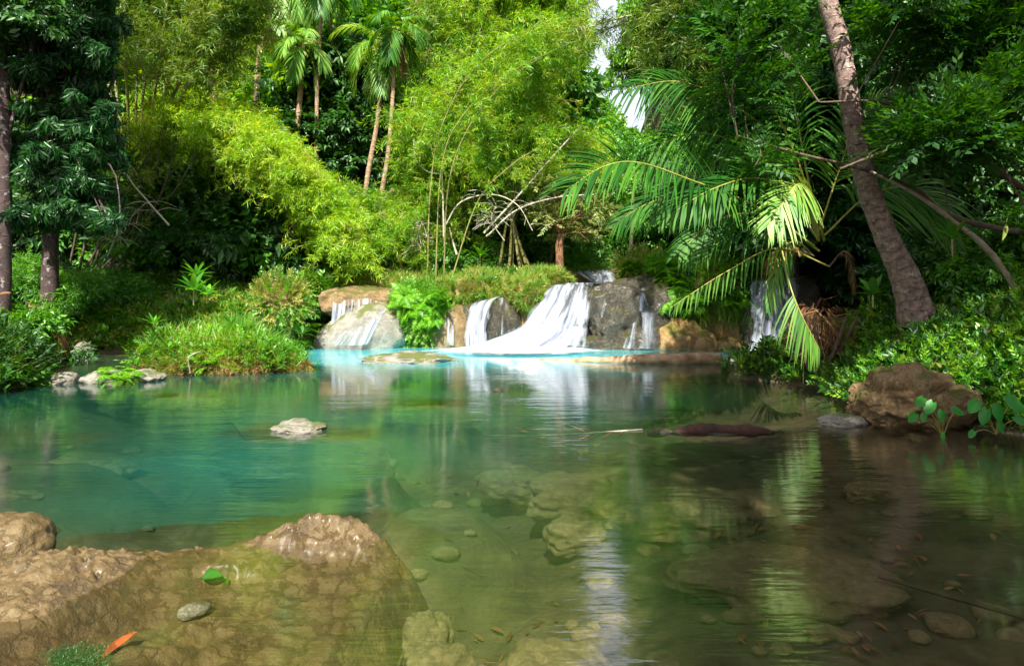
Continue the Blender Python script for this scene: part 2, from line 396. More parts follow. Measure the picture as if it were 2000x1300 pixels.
# ------------------------------------------------------------------ water
def watermat():
    m, nt, out, N, L = newmat('river_water')
    geo = N('NewGeometry')
    def wave(sx, sy, d, strength, dist, prev=None, off=0):
        mp = N('Mapping'); mp.inputs['Scale'].default_value = (sx, sy, 1); mp.inputs['Location'].default_value = (off, off, 0); L(geo, 'Position', mp, 0)
        n = N('TexNoise', i_Scale=1., i_Detail=d, i_Roughness=.55); L(mp, 0, n, 'Vector')
        b = N('Bump', i_Strength=strength, i_Distance=dist); L(n, 'Fac', b, 'Height')
        nv = N('TexNoise', i_Scale=.45, i_Detail=2.); L(geo, 'Position', nv, 'Vector'); vr_ = N('MapRange', i_1=.38, i_2=.62, i_3=.12, i_4=1.15); L(nv, 'Fac', vr_, 'Value'); L(vr_, 0, b, 'Strength')
        if prev: L(prev, 0, b, 'Normal')
        return b
    b1 = wave(1.1, 4.5, 3., 1., .009)
    b2 = wave(3.5, 20., 3., 1., .0035, b1, 7)
    lw = N('LayerWeight'); pw = N('Math', operation='POWER', i_1=2.35); L(lw, 'Facing', pw, 0)
    fr = N('Math', operation='MULTIPLY_ADD', i_1=.94, i_2=.06); L(pw, 0, fr, 0)
    am = N('Attribute', attribute_name='milk'); at = N('Attribute', attribute_name='tone')
    n3 = N('TexNoise', i_Scale=.8, i_Detail=3.); mp3 = N('Mapping'); mp3.inputs['Scale'].default_value = (.6, 2.2, 1); L(geo, 'Position', mp3, 0); L(mp3, 0, n3, 'Vector')
    a2 = N('MapRange', i_1=.3, i_2=.7, i_3=.75, i_4=1.2); L(n3, 'Fac', a2, 'Value')
    mk_ = N('Math', operation='MULTIPLY', use_clamp=True); L(am, 'Fac', mk_, 0); L(a2, 0, mk_, 1)
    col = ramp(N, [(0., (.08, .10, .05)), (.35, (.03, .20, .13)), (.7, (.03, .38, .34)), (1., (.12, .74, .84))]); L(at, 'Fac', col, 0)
    df = N('BsdfDiffuse'); L(col, 0, df, 'Color')
    tt = ramp(N, [(0., (.78, .77, .62)), (.35, (.48, .74, .58)), (1., (.30, .85, .85))]); L(at, 'Fac', tt, 0)
    ad = N('Attribute', attribute_name='dep'); dm = N('MapRange', i_1=.03, i_2=.55, i_3=0., i_4=1.); L(ad, 'Fac', dm, 'Value')
    tm = N('MixRGB'); L(dm, 0, tm, 0); tm.inputs[1].default_value = (.97, .95, .88, 1); L(tt, 0, tm, 2)
    tr = N('BsdfTransparent'); L(tm, 0, tr, 'Color')
    body = N('MixShader'); L(mk_, 0, body, 'Fac'); L(tr, 0, body, 1); L(df, 0, body, 2)
    gl = N('BsdfGlossy', i_Roughness=.085); L(b2, 0, gl, 'Normal')
    mx = N('MixShader'); L(fr, 0, mx, 'Fac'); L(body, 0, mx, 1); L(gl, 0, mx, 2)
    L(mx, 0, out, 'Surface'); return m
# foreground rock: a slab with water running over its hollows
OUT = np.array([[-300,1150],[0,1100],[60,1085],[150,1068],[260,1056],[340,1057],[420,1046],[500,1034],[590,1020],[700,1022],[770,1040],[786,1062],[775,1100],[742,1150],[705,1210],[670,1300],[620,1420],[-600,1420]], float)
Yo = CH*F/(OUT[:, 1]-HZ); OUTW = np.stack([(OUT[:, 0]-1000)*Yo/F, Yo], -1)
def wp(px, py): Y_ = CH*F/(py-HZ); return (px-1000)*Y_/F, Y_
fx = np.arange(-4.2, -.3, .0125); fy = np.arange(2.1, 4.75, .0125); ax_, ay_ = np.meshgrid(fx, fy)
sd = psd(np.stack([ax_, ay_], -1), OUTW)+.05*fbm(xyz(ax_, ay_)*5, 3)+.20*fbm(xyz(ax_, ay_, 21)*1.3, 3)*sst(-2.2, -1.2, ax_)
zf = -.014+.02*fbm(xyz(ax_, ay_, 2)*3, 4)
def bumpz(px, py, rx, ry, h, ang=0., e=2.):
    x0, y0 = wp(px, py); c, s = math.cos(ang), math.sin(ang)
    dx, dy = ax_-x0, ay_-y0; a = (dx*c+dy*s)/rx; b = (-dx*s+dy*c)/ry
    return h*np.exp(-(a*a+b*b)**(e/2))
zf += bumpz(676, 1047, .38, .085, .135, .04)+bumpz(590, 1054, .3, .06, .10, .06)
zf += bumpz(375, 1135, .13, .16, .10, .9)+bumpz(440, 1085, .22, .05, .055, .2)
zf += bumpz(95, 1120, .36, .25, .13, .15, 3)+bumpz(20, 1190, .30, .16, .09, .1)
zf += bumpz(240, 1255, .26, .16, .10, .75)+bumpz(150, 1310, .35, .18, .10, .3)+bumpz(330, 1190, .25, .06, .06, .5)
zf += bumpz(300, 1070, .5, .05, .035, .04)
zf -= bumpz(600, 1220, 1.*.5, .45, .0, .0, 3)+bumpz(395, 1260, .12, .08, .16, .3)
zf -= bumpz(250, 1165, .45, .10, .05, .75)
RG = V([-.82, 4.1], [-1.3, 4.04], [-1.75, 3.93], [-2.12, 3.66], [-2.18, 3.3], [-2.36, 2.97], [-2.43, 2.7], [-2.6, 1.6], [.5, 1.6], [.5, 4.1])
dn = np.maximum(0, -psd(np.stack([ax_, ay_], -1), RG)+.07*fbm(xyz(ax_, ay_, 9)*3, 3))
zf -= .48*dn/(1+.25*dn)
zf += (.018*fbm(xyz(ax_, ay_, 5)*14, 4)-.03*np.abs(fbm(xyz(ax_, ay_*2.2, 8)*3.5, 4)))
crag = sst(-.02, .05, zf)*(.5*np.abs(fbm(xyz(ax_*1., ay_*2.4, 3)*9, 4))+.25*fbm(xyz(ax_, ay_, 4)*30, 3)); zf = zf+.09*crag-.03*sst(-.02, .05, zf)
zf = zf-.035*sst(.0, .06, .06-np.abs(fbm(xyz(ax_*.7+ay_*.4, ay_*1.6, 12)*2.2, 4)))*sst(-.04, .0, zf)
zf = zf-np.clip(sd+.17, 0, 1.2)**1.7*3.0-.20*sst(3.75, 3.0, ay_)*0
zf = np.maximum(zf, -.95)
def slabz(x, y):
    i = np.clip((x-fx[0])/.0125, 0, len(fx)-1.001); j = np.clip((y-fy[0])/.0125, 0, len(fy)-1.001)
    inside = (x > fx[0]) & (x < fx[-1]) & (y > fy[0]) & (y < fy[-1])
    return np.where(inside, zf[j.astype(int), i.astype(int)], -9)
XW = axis(-14, 9, -4.8, 4.8, .07, 1.03); YW = axis(-9, 16.6, 1.6, 9.2, .07, 1.03)
wx, wy = np.meshgrid(XW, YW)
pxw = wx/np.maximum(wy, 1)*F+1000
dep = np.maximum(0, -np.maximum(gz(wx, wy), slabz(wx, wy)))
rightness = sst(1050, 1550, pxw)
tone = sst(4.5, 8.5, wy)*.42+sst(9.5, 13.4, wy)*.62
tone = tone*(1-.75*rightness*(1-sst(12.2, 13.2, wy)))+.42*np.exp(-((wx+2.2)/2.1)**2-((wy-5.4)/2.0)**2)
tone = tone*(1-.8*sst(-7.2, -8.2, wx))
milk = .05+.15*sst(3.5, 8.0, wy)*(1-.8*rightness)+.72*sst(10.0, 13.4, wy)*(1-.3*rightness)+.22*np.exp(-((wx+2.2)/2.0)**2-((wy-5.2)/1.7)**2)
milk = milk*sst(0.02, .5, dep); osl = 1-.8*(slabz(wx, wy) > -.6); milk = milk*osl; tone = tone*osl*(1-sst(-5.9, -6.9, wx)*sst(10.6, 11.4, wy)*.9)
g = Geo().add(xyz(wx, wy, 0), grid(XW, YW))
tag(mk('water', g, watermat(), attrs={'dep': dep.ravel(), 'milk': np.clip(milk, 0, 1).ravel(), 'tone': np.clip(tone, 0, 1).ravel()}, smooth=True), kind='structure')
WATER = bpy.data.objects['water'].data.materials[0]
# upper pool feeding the falls
XU = np.linspace(-1, 5.5, 20); YU = np.linspace(15.75, 22, 20); ux, uy = np.meshgrid(XU, YU)
tag(mk('upper_pool_water', Geo().add(xyz(ux, uy, 1.43), grid(XU, YU)), WATER, attrs={'dep': np.full(ux.size, .4), 'milk': np.full(ux.size, .3), 'tone': np.full(ux.size, .4)}), kind='structure')

# ------------------------------------------------------------------ rocks
_ico = {}
def ico(sub):
    if sub in _ico: return _ico[sub]
    import bmesh
    bm = bmesh.new(); bmesh.ops.create_icosphere(bm, subdivisions=sub, radius=1)
    v = np.array([x.co[:] for x in bm.verts]); q = np.array([[a.index for a in f.verts]+[f.verts[2].index] for f in bm.faces]); bm.free()
    _ico[sub] = (v, q); return v, q
def rock(name, label, c, r, mat, seed=0, disp=.22, sub=5, rz=0., flat=None, power=2., cat='rock', group=None, sharp=.5, tilt=0.):
    v, q = ico(sub); c = V(*c); r = V(*r)
    if power != 2: v = v/((np.abs(v)**power).sum(-1, keepdims=True)**(1/power))
    s = V(seed*3.1, seed*1.7, seed*.9)
    d = fbm(v*1.3+s, 3)*disp+fbm(v*4+s, 4)*disp*.35
    d = d-sharp*disp*np.abs(fbm(v*2.6+s+9, 3))
    p = v*(1+d[:, None])*r
    ct, st = math.cos(tilt), math.sin(tilt); p = p@np.array([[ct,0,st],[0,1,0],[-st,0,ct]]).T
    cz, sz = math.cos(rz), math.sin(rz); p = p@np.array([[cz,-sz,0],[sz,cz,0],[0,0,1]]).T
    n = nrm(p/r)
    p = p+n*(fbm((p+c)*7, 4)*.035*min(1, r.max()))[:, None]
    if flat is not None: p[:, 2] = np.where(p[:, 2] > flat, flat+(p[:, 2]-flat)*.25, p[:, 2])
    return tag(mk(name, Geo().add(p+c, q), mat, origin=c, smooth=True), label, cat, group)
def rpx(name, label, x0, x1, ytop, Y, zbot, depth, mat, **k):
    a = W(x0, ytop, Y); b = W(x1, ytop, Y); zt = a[2]
    return rock(name, label, ((a[0]+b[0])/2, Y, (zt+zbot)/2), ((b[0]-a[0])/2*1.08, depth, (zt-zbot)/2*1.08), mat, **k)
# the ledge the falls run over
rpx('rock_ledge', 'grey domed rock ledge under the thin veil of water, far left of the falls', 632, 792, 561, 16.0, .62, .85, M['rock_tan'], seed=1, disp=.14, power=2.8)
rpx('sloping_rock', 'smooth grey sloping rock apron with thin water film below the left ledge', 622, 792, 604, 15.2, -.55, .6, M['rock_pale'], seed=2, disp=.1, tilt=-.42, power=2.3)
rpx('falls_rock', 'small wet rock with a thin trickle left of the second waterfall', 840, 918, 596, 15.5, -.4, .5, M['rock_tan'], seed=3, disp=.16, power=2.6)
rpx('falls_rock', 'rounded wet grey rock behind the second waterfall', 888, 1022, 570, 15.9, -.5, .8, M['rock_grey'], seed=4, disp=.12, power=2.4, tilt=-.1)
rpx('falls_rock', 'yellowish mossy rock wedged between the second and the main waterfall', 985, 1075, 556, 16.2, -.4, .7, M['rock_warm'], seed=5, disp=.14, power=2.8)
rpx('falls_rock', 'broad rock behind the white curtain of the main waterfall', 1035, 1190, 561, 16.1, -.5, .85, M['rock_grey'], seed=6, disp=.06, power=3.2)
rpx('cliff_rock', 'large dark grey rough rock standing right of the main waterfall', 1150, 1302, 555, 15.4, -.5, .75, M['rock_grey'], seed=7, disp=.24, power=3.6, sub=6, sharp=.9)
rpx('falls_rock', 'low jagged grey rock at the foot of the large dark rock', 1120, 1225, 655, 14.9, -.3, .35, M['rock_grey'], seed=8, disp=.3, power=2.4)
rpx('falls_rock', 'stepped grey rock under the narrow cascade of the large dark rock', 1205, 1300, 632, 14.85, -.4, .4, M['rock_grey'], seed=9, disp=.25)
rpx('brown_boulder', 'rounded orange brown boulder right of the narrow cascade', 1275, 1372, 622, 14.9, -.4, .6, M['rock_warm'], seed=10, disp=.18)
rpx('brown_boulder', 'smaller brown boulder under the overhanging ferns', 1340, 1402, 645, 14.6, -.3, .4, M['rock_warm'], seed=11, disp=.16)
rpx('brown_boulder', 'flat reddish brown rock at the waterline left of the right waterfall', 1380, 1462, 660, 14.6, -.2, .3, M['rock_warm'], seed=12, disp=.2)
rpx('cliff_rock', 'brown rock cliff under the fern covered overhang', 1275, 1475, 560, 15.9, -.5, .9, M['rock_warm'], seed=13, disp=.14, power=3.5)
rpx('falls_rock', 'broad wet rock behind the right waterfall', 1440, 1590, 543, 15.3, -.4, .6, M['rock_grey'], seed=14, disp=.08, power=4.)
rpx('rock_ledge', 'dark undercut rock at the left end of the falls beside the cave', 596, 640, 574, 16.3, .8, .5, M['rock_tan'], seed=15, disp=.2)
rpx('upper_ledge', 'flat tan rock ledge under the small upper cascade', 1100, 1222, 523, 20.2, 1.0, 1.0, M['rock_tan'], seed=16, disp=.08, power=4.)
# rocks in the pool
def wrock(name, label, px, py, w, h, hz, mat, depth=None, **k):
    Yc = CH*F/(py-HZ); s = Yc/F; return rock(name, label, ((px-1000)*s, Yc, hz), (w*s/2, depth or w*s/3, h), mat, **k)
wrock('islet_rock', 'pale flat rock islet with a tuft of moss in the turquoise pool', 802, 704, 180, .17, .0, M['rock_pale'], .5, seed=21, disp=.3)
wrock('mid_rock', 'small pale rock breaking the surface on its tan shelf', 585, 838, 104, .10, .0, M['rock_pale'], .22, seed=22, disp=.35)
wrock('submerged_shelf', 'tan underwater shelf around the small pale rock', 590, 856, 330, .13, -.17, M['rock_tan'], .5, seed=23, disp=.2, power=2.4)
wrock('submerged_shelf', 'yellowish underwater shoal beyond the small pale rock', 840, 790, 220, .12, -.15, M['rock_tan'], .4, seed=24, disp=.2)
wrock('submerged_shelf', 'brown underwater bar in front of the grassy islet', 360, 772, 170, .10, -.12, M['rock_warm'], .2, seed=25, disp=.2)
wrock('stone', 'tiny dark stone breaking the surface below the log', 972, 763, 22, .04, .0, M['rock_grey'], seed=26)
wrock('edge_rock', 'dark wet flat rock cut by the left edge', 10, 1062, 170, .20, -.03, M['rock_fore'], .26, seed=27, disp=.2)
for i, (px, py, w, nm) in enumerate([(128, 747, 44, 'round mossy stone at the left end of the sill'), (205, 745, 80, 'low pale stone in the middle of the sill'), (285, 742, 66, 'pale stone joining the sill to the grassy islet')]):
    wrock('sill_stone', nm, px, py, w, .14, .03, M['rock_pale'], .22, seed=30+i, disp=.25)
rpx('bank_stone', 'whitish stone on the mossy left bank behind the islet', 218, 248, 650, 14.4, .2, .16, M['rock_pale'], seed=35)
rpx('bank_stone', 'flat pale stone at the water edge of the left inlet', 150, 182, 668, 13.9, -.1, .2, M['rock_pale'], seed=36)
rpx('bank_stone', 'small grey stone under the drooping dead frond', 96, 120, 676, 13.6, -.1, .2, M['rock_pale'], seed=37)
for i, (px, py, w) in enumerate([(1412, 707, 20), (1432, 706, 22)]):
    wrock('stone', ['small white stone just past the log end', 'small white stone furthest right of the log end'][i], px, py, w, .05, .02, M['rock_pale'], seed=40+i)
# right bank boulder
rock('boulder', 'big rough tan boulder at the right shore', W(1762, 780, 7.35), (.58, .42, .38), M['rock_tan'], seed=51, disp=.32, sub=6, sharp=.9)
rock('boulder', 'lower tan boulder leaning on the right side of the big one', W(1845, 795, 7.2), (.36, .32, .28), M['rock_tan'], seed=52, disp=.32, sub=5, sharp=.9)
wrock('stone', 'flat grey stone at the foot of the big boulder', 1645, 826, 92, .08, .02, M['rock_pale'], .18, seed=53, disp=.25)
rpx('shore_rock', 'low tan rock point at the tip of the right bank', 1428, 1540, 728, 10.7, -.2, .3, M['rock_tan'], seed=54, disp=.2)
# submerged stones
subs = [(1535, 1085, 380, 'wide flat slab under water at lower right', .16, -.30, .42), (1320, 950, 250, 'rounded yellow rock under water behind the slab', .18, -.27, .45),
        (1110, 925, 150, 'pair top pale stone under water right of centre', .14, -.34, .3), (1000, 905, 110, 'dim small stone under water near the centre', .12, -.42, .25),
        (838, 1190, 84, 'small pale stone under water beside the foreground rock', .07, -.26, .12), (860, 1250, 140, 'larger pale stone under water at the bottom beside the foreground rock', .09, -.28, .15),
        (1085, 1270, 230, 'brown rounded rock under water at the bottom', .14, -.28, .3), (850, 985, 80, 'faint stone under water right of the reflection', .08, -.45, .15),
        (1480, 960, 220, 'faint ledge under water right of the yellow rock', .14, -.38, .4), (1700, 940, 90, 'small dark stone under water at right', .06, -.22, .12),
        (180, 880, 150, 'dim flat stone under water at left', .1, -.42, .3), (60, 930, 130, 'dim flat stone under water near the left edge', .1, -.42, .3),
        (1130, 1000, 120, 'dim stone under water between the yellow rock and the shelf', .09, -.42, .2), (700, 900, 120, 'long submerged tan bar left of centre', .1, -.40, .3)]
for i, (px, py, w, lb, h, zz, dp) in enumerate(subs):
    s = (CH-zz-h+.0)*F/(py-HZ)/F; gzz = float(gz((px-1000)*s, s*F)); top = zz+h*.7
    hh = min(.17, max(.09, (top-gzz)*.75))
    rock('submerged_rock', lb, ((px-1000)*s, s*F, top-hh), (w*s/2*1.1, dp*.9, hh), M['rock_bed'], seed=60+i, disp=.34, sub=5, power=2.7, rz=R.uniform(-.3, .3))
for i in range(150):
    px = R.uniform(-60, 2060); py = R.uniform(850, 1330); s = 2.05/(py-HZ); x, y = (px-1000)*s, s*F
    if px < 800 and py > 1010: continue
    z0 = float(gz(x, y)); sz = R.uniform(.02, .13)**1.0
    rock('pebble', 'rounded brown pebble lying on the river bed', (x, y, z0+.01), (sz, sz*R.uniform(.6, 1), sz*.5), M['rock_bed'], seed=100+i, sub=3, group='pebbles scattered over the river bed')
tag(mk('foreground_rock', Geo().add(xyz(ax_, ay_, 0)+zf[..., None]*V(0, 0, 1), grid(fx, fy)), M['rock_fore'], smooth=True),
    'large flat brown rock awash at lower left, with dry ridges above water', 'rock')
x0, y0 = wp(377, 1140)
rock('stone', 'small white stone resting on the foreground rock', (x0, y0, float(slabz(np.array([x0]), np.array([y0]))[0])+.018), (.085, .055, .04), M['rock_pale'], seed=71, rz=.7, sub=4)

# ------------------------------------------------------------------ logs
def log(name, label, pts, r, mat, rough=.05, cat='log', sides=20):
    p = curve(pts, 60); t = np.linspace(0, 1, 60); rr = np.interp(t, np.linspace(0, 1, len(r)), r)
    g, uv = tube_uv(p, rr, sides, 3, rough, caps=True)
    return tag(mk(name, g, mat, uv=uv, smooth=True), label, cat)
def onw(px, py, z=0.): Y_ = (CH-z)*F/(py-HZ); return V((px-1000)*Y_/F, Y_, z)
log('floating_log', 'long barkless tan log lying across the water in front of the falls', [onw(1005, 706, -.05), onw(1100, 705, -.01), onw(1200, 704, .04), onw(1320, 702, .07), onw(1408, 700, .08)], [.03, .05, .075, .10, .115, .11], M['wood_log'], .05)
log('sunken_log', 'dark reddish wet log with pointed ends rising from the water at right', [onw(1265, 846, -.06), onw(1330, 842, .0), onw(1400, 838, .04), onw(1450, 838, .045), onw(1500, 842, .01), onw(1530, 845, -.05)], [.02, .04, .055, .06, .04, .012], M['wood_red'], .07)
wrock('stone', 'thin dark stone at the foot of the reddish log', 1425, 846, 85, .03, .0, M['rock_grey'], .08, seed=75, disp=.3)
wrock('stone', 'dark stone at the left end of the reddish log', 1295, 843, 60, .03, .0, M['rock_grey'], .08, seed=76, disp=.3)
log('sunken_branch', 'long thin branch lying under water at lower right', [V(2.2, 4.0, -.2), V(2.9, 3.4, -.22), V(3.4, 3.0, -.25)], [.012, .016, .02], M['bark'], .003, 'branch', 8)
log('sunken_branch', 'curved thin branch under water beside the foreground rock', [V(-.52, 3.2, -.2), V(-.55, 2.95, -.22), V(-.66, 2.65, -.3)], [.006, .008, .008], M['bark'], .002, 'branch', 8)
log('fallen_branch', 'grey fallen branch on the left bank below the dark trees', [W(195, 521, 16.5), W(225, 519, 16.5), W(258, 520, 16.5)], [.05, .06, .05], M['bark_pale'], .01, 'branch', 8)
log('stump', 'slim pale stump standing on the left bank', [W(183, 625, 14.6), W(184, 610, 14.6), W(182, 592, 14.6)], [.05, .045, .04], M['bark_pale'], .01, 'stump', 8)

# ------------------------------------------------------------------ waterfalls
def fallmat(name, lo, hi, sx, foam=1.):
    m, nt, out, N, L = newmat(name)
    uv = N('UVMap'); mp = N('Mapping'); mp.inputs['Scale'].default_value = (sx, .9, 1); L(uv, 0, mp, 0)
    n1 = N('TexNoise', i_Scale=1., i_Detail=5., i_Roughness=.6, i_Distortion=.25); L(mp, 0, n1, 'Vector')
    mr = N('MapRange', i_1=lo, i_2=hi, i_3=0., i_4=1.); L(n1, 'Fac', mr, 'Value')
    at = N('Attribute', attribute_name='dens'); ml = N('Math', operation='MULTIPLY_ADD', use_clamp=True, i_1=1.); 
    L(mr, 0, ml, 0); sb = N('Math', operation='SUBTRACT', i_1=1.); L(at, 'Fac', sb, 0); L(sb, 0, ml, 2)
    mu = N('Math', operation='MULTIPLY', i_1=.96); L(ml, 0, mu, 0)
    cr = ramp(N, [(.35, (.22, .25, .33)), (.60, (.74, .77, .86))]); mp9 = N('Mapping'); mp9.inputs['Scale'].default_value = (sx*1.8, .7, 1); L(uv, 0, mp9, 0); n9 = N('TexNoise', i_Scale=1., i_Detail=4.); L(mp9, 0, n9, 'Vector'); L(n9, 'Fac', cr, 0)
    df = N('BsdfDiffuse'); L(cr, 0, df, 'Color')
    tl = N('BsdfTranslucent'); L(cr, 0, tl, 'Color')
    mx = N('MixShader', i_Fac=.4); L(df, 0, mx, 1); L(tl, 0, mx, 2)
    tr = N('BsdfTransparent'); m2 = N('MixShader'); L(mu, 0, m2, 'Fac'); L(tr, 0, m2, 1); L(mx, 0, m2, 2)
    L(m2, 0, out, 'Surface'); return m
FALL = fallmat('falling_water_dense', .36, .60, 7.)
VEIL = fallmat('falling_water_veil', .44, .66, 11.)
def sheet(name, rows, mat, parent=None, label=None, dens=(1.1, 1.1), nu=90, nv=70, seed=0, bulge=.06, origin=None, edge=.22):
    """rows: list of polylines (same length each), from lip to foot"""
    rr = np.array([curve(r, nu) for r in rows])
    p = np.array([curve(rr[:, i], nv) for i in range(nu)]).transpose(1, 0, 2)
    u = np.linspace(0, 1, nu); v = np.linspace(0, 1, nv); uu, vv = np.meshgrid(u, v)
    wid = np.linalg.norm(rr[0][-1]-rr[0][0]); hgt = np.linalg.norm(np.diff(p[:, nu//2], axis=0), axis=1).sum()
    n = fbm(np.stack([uu*wid*5, vv*hgt*.7, uu*0+seed], -1), 4)
    p[..., 1] -= bulge*n*(.3+vv)
    ej = edge*(1+.8*fbm(np.stack([vv*hgt*2, uu*wid*3, vv*0+seed], -1), 3)); de = (dens[0]*(1-vv)+dens[1]*vv)-(1-sst(0, ej, uu))*1.5-(1-sst(0, ej, 1-uu))*1.5
    uv = np.stack([uu*wid+seed*3.3, vv*hgt], -1).reshape(-1, 2)
    g = Geo().add(p, grid(u, v))
    return mk(name, g, mat, parent=parent, origin=origin, smooth=True, attrs={'dens': de.ravel()}, uv=uv)
def foam(parent, origin, c, rx, ry, h, seed=0):
    a = np.linspace(-1, 1, 60); ux, uy = np.meshgrid(a, a); r = np.sqrt(ux**2+uy**2)
    n = fbm(xyz(ux, uy, seed)*3.5, 4)
    zz = .012+h*np.clip(1-r**2, 0, 1)*(.8+.7*n)
    de = 1.25-1.25*sst(.35, 1., r+.25*n)
    p = np.stack([c[0]+ux*rx, c[1]+uy*ry, zz], -1)
    uv = np.stack([ux*rx*2, uy*ry*2], -1).reshape(-1, 2)
    return mk('foam', Geo().add(p, grid(a, a)), FOAM, parent=parent, origin=origin, smooth=True, attrs={'dens': np.minimum(de, 1.4).ravel()}, uv=uv)
def foammat():
    m, nt, out, N, L = newmat('white_foam')
    geo = N('NewGeometry'); n1 = N('TexNoise', i_Scale=3., i_Detail=5.); L(geo, 'Position', n1, 'Vector')
    at = N('Attribute', attribute_name='dens')
    ml = N('Math', operation='MULTIPLY_ADD', use_clamp=True, i_1=.6); L(n1, 'Fac', ml, 0)
    sb = N('Math', operation='SUBTRACT', i_1=.35); L(at, 'Fac', sb, 0); L(sb, 0, ml, 2)
    df = N('BsdfDiffuse'); df.inputs['Color'].default_value = (.75, .80, .85, 1)
    tr = N('BsdfTransparent'); m2 = N('MixShader'); L(ml, 0, m2, 'Fac'); L(tr, 0, m2, 1); L(df, 0, m2, 2)
    L(m2, 0, out, 'Surface'); return m
FOAM = foammat()
o = W(1080, 640, 15); o[2] = 0
t = thing('waterfall', 'wide white main waterfall in the middle, spreading in foam at its foot', 'waterfall', o)
sheet('water_curtain', [[W(1072, 555, 16.2), W(1120, 552, 16.2), W(1168, 552, 16.0)], [W(1062, 562, 15.3), W(1115, 560, 15.2), W(1170, 560, 15.1)],
      [W(1042, 590, 14.95), W(1105, 592, 14.8), W(1162, 596, 14.7)], [W(1015, 622, 14.75), W(1085, 632, 14.55), W(1158, 640, 14.5)], [W(975, 655, 14.6), W(1065, 668, 14.2), W(1158, 680, 14.2)]], FALL, t, dens=(.92, 1.5), seed=1, origin=o, bulge=.12)
sheet('water_curtain', [[W(1030, 628, 14.8), W(1085, 634, 14.6), W(1150, 640, 14.5)], [W(985, 645, 14.6), W(1070, 650, 14.3), W(1150, 655, 14.3)],
      [W(925, 668, 14.4), W(1040, 668, 14.0), W(1150, 672, 14.1)], [W(880, 680, 14.5), W(1020, 684, 13.9), W(1140, 682, 14.1)]], FALL, t, dens=(1.3, 1.7), seed=2, origin=o, bulge=.25, edge=.2)
foam(t, o, (.1, 14.1), 2.1, .8, .12, 1)
foam(t, o, (.4, 14.35), 1.35, .5, .38, 4)
o = W(930, 640, 15); o[2] = 0
t = thing('waterfall', 'white second waterfall left of the main one, falling over a rounded grey rock', 'waterfall', o)
sheet('water_curtain', [[W(925, 590, 15.6), W(958, 580, 15.6), W(998, 571, 15.6)], [W(915, 600, 15.0), W(940, 595, 14.95), W(972, 590, 15.0)], [W(905, 632, 14.8), W(932, 632, 14.75), W(958, 635, 14.75)],
      [W(899, 676, 14.7), W(930, 678, 14.7), W(962, 676, 14.7)]], FALL, t, dens=(1.0, 1.4), seed=3, origin=o, nu=50, edge=.2)
sheet('water_strand', [[W(965, 585, 15.1), W(985, 580, 15.2), W(1000, 578, 15.3)], [W(962, 620, 14.95), W(985, 618, 14.95), W(1003, 615, 15.)], [W(965, 655, 14.8), W(985, 652, 14.8), W(1005, 640, 14.9)]], VEIL, t, dens=(.7, .9), seed=4, origin=o, nu=40)
foam(t, o, (-.8, 14.45), .7, .35, .06, 5)
o = W(875, 640, 15); o[2] = 0
t = thing('waterfall', 'thin trickle over the small rock left of the second waterfall', 'waterfall', o)
sheet('water_strand', [[W(866, 606, 15.2), W(876, 605, 15.2), W(890, 604, 15.2)], [W(864, 635, 14.98), W(876, 635, 14.95), W(888, 635, 14.97)], [W(862, 674, 14.9), W(876, 674, 14.85), W(892, 674, 14.9)]], VEIL, t, dens=(.8, 1.1), seed=5, origin=o, nu=30)
o = W(690, 640, 15); o[2] = 0
t = thing('waterfall', 'thin veil of water over the leftmost domed ledge, running down the sloping rock', 'waterfall', o)
sheet('water_veil', [[W(652, 584, 15.4), W(700, 574, 15.25), W(765, 580, 15.4)], [W(649, 600, 15.1), W(700, 600, 15.05), W(764, 598, 15.2)], [W(645, 630, 15.0), W(695, 622, 15.0), W(762, 608, 15.15)], [W(640, 658, 14.95), W(690, 640, 15.0), W(760, 615, 15.1)]], VEIL, t, dens=(.95, 1.15), seed=6, origin=o, edge=.06)
sheet('water_strand', [[W(651, 584, 15.35), W(656, 583, 15.35), W(662, 582, 15.35)], [W(647, 605, 15.0), W(653, 605, 15.0), W(660, 604, 15.0)], [W(643, 655, 14.85), W(649, 655, 14.85), W(656, 655, 14.85)]], FALL, t, dens=(1.1, 1.2), seed=7, origin=o, nu=20)
sheet('water_film', [[W(705, 622, 14.72), W(740, 608, 14.8), W(772, 600, 14.9)], [W(672, 645, 14.6), W(715, 628, 14.68), W(760, 606, 14.8)], [W(632, 672, 14.5), W(690, 674, 14.45), W(722, 672, 14.5)]], VEIL, t, dens=(.92, 1.2), seed=8, origin=o, edge=.15, bulge=.02)
o = W(1265, 640, 15); o[2] = 0
t = thing('waterfall', 'narrow stepped cascade down the right side of the large dark rock', 'waterfall', o)
sheet('water_strand', [[W(1250, 557, 15.0), W(1256, 556, 15.), W(1263, 557, 15.0)], [W(1248, 578, 14.62), W(1256, 578, 14.6), W(1266, 578, 14.62)], [W(1244, 604, 14.55), W(1260, 604, 14.5), W(1282, 604, 14.55)],
      [W(1246, 622, 14.35), W(1265, 620, 14.3), W(1292, 622, 14.35)], [W(1238, 680, 14.2), W(1262, 681, 14.15), W(1290, 680, 14.2)]], VEIL, t, dens=(1.15, 1.1), seed=9, origin=o, nu=50, bulge=.1, edge=.3)
sheet('water_strand', [[W(1230, 632, 14.45), W(1238, 630, 14.4), W(1250, 628, 14.4)], [W(1222, 655, 14.3), W(1234, 655, 14.25), W(1248, 655, 14.3)], [W(1212, 678, 14.3), W(1228, 680, 14.2), W(1246, 680, 14.25)]], VEIL, t, dens=(.8, 1.), seed=10, origin=o, nu=30)
o = W(1178, 600, 15); o[2] = 0
t = thing('waterfall', 'faint thin trickle on the left face of the large dark rock', 'waterfall', o)
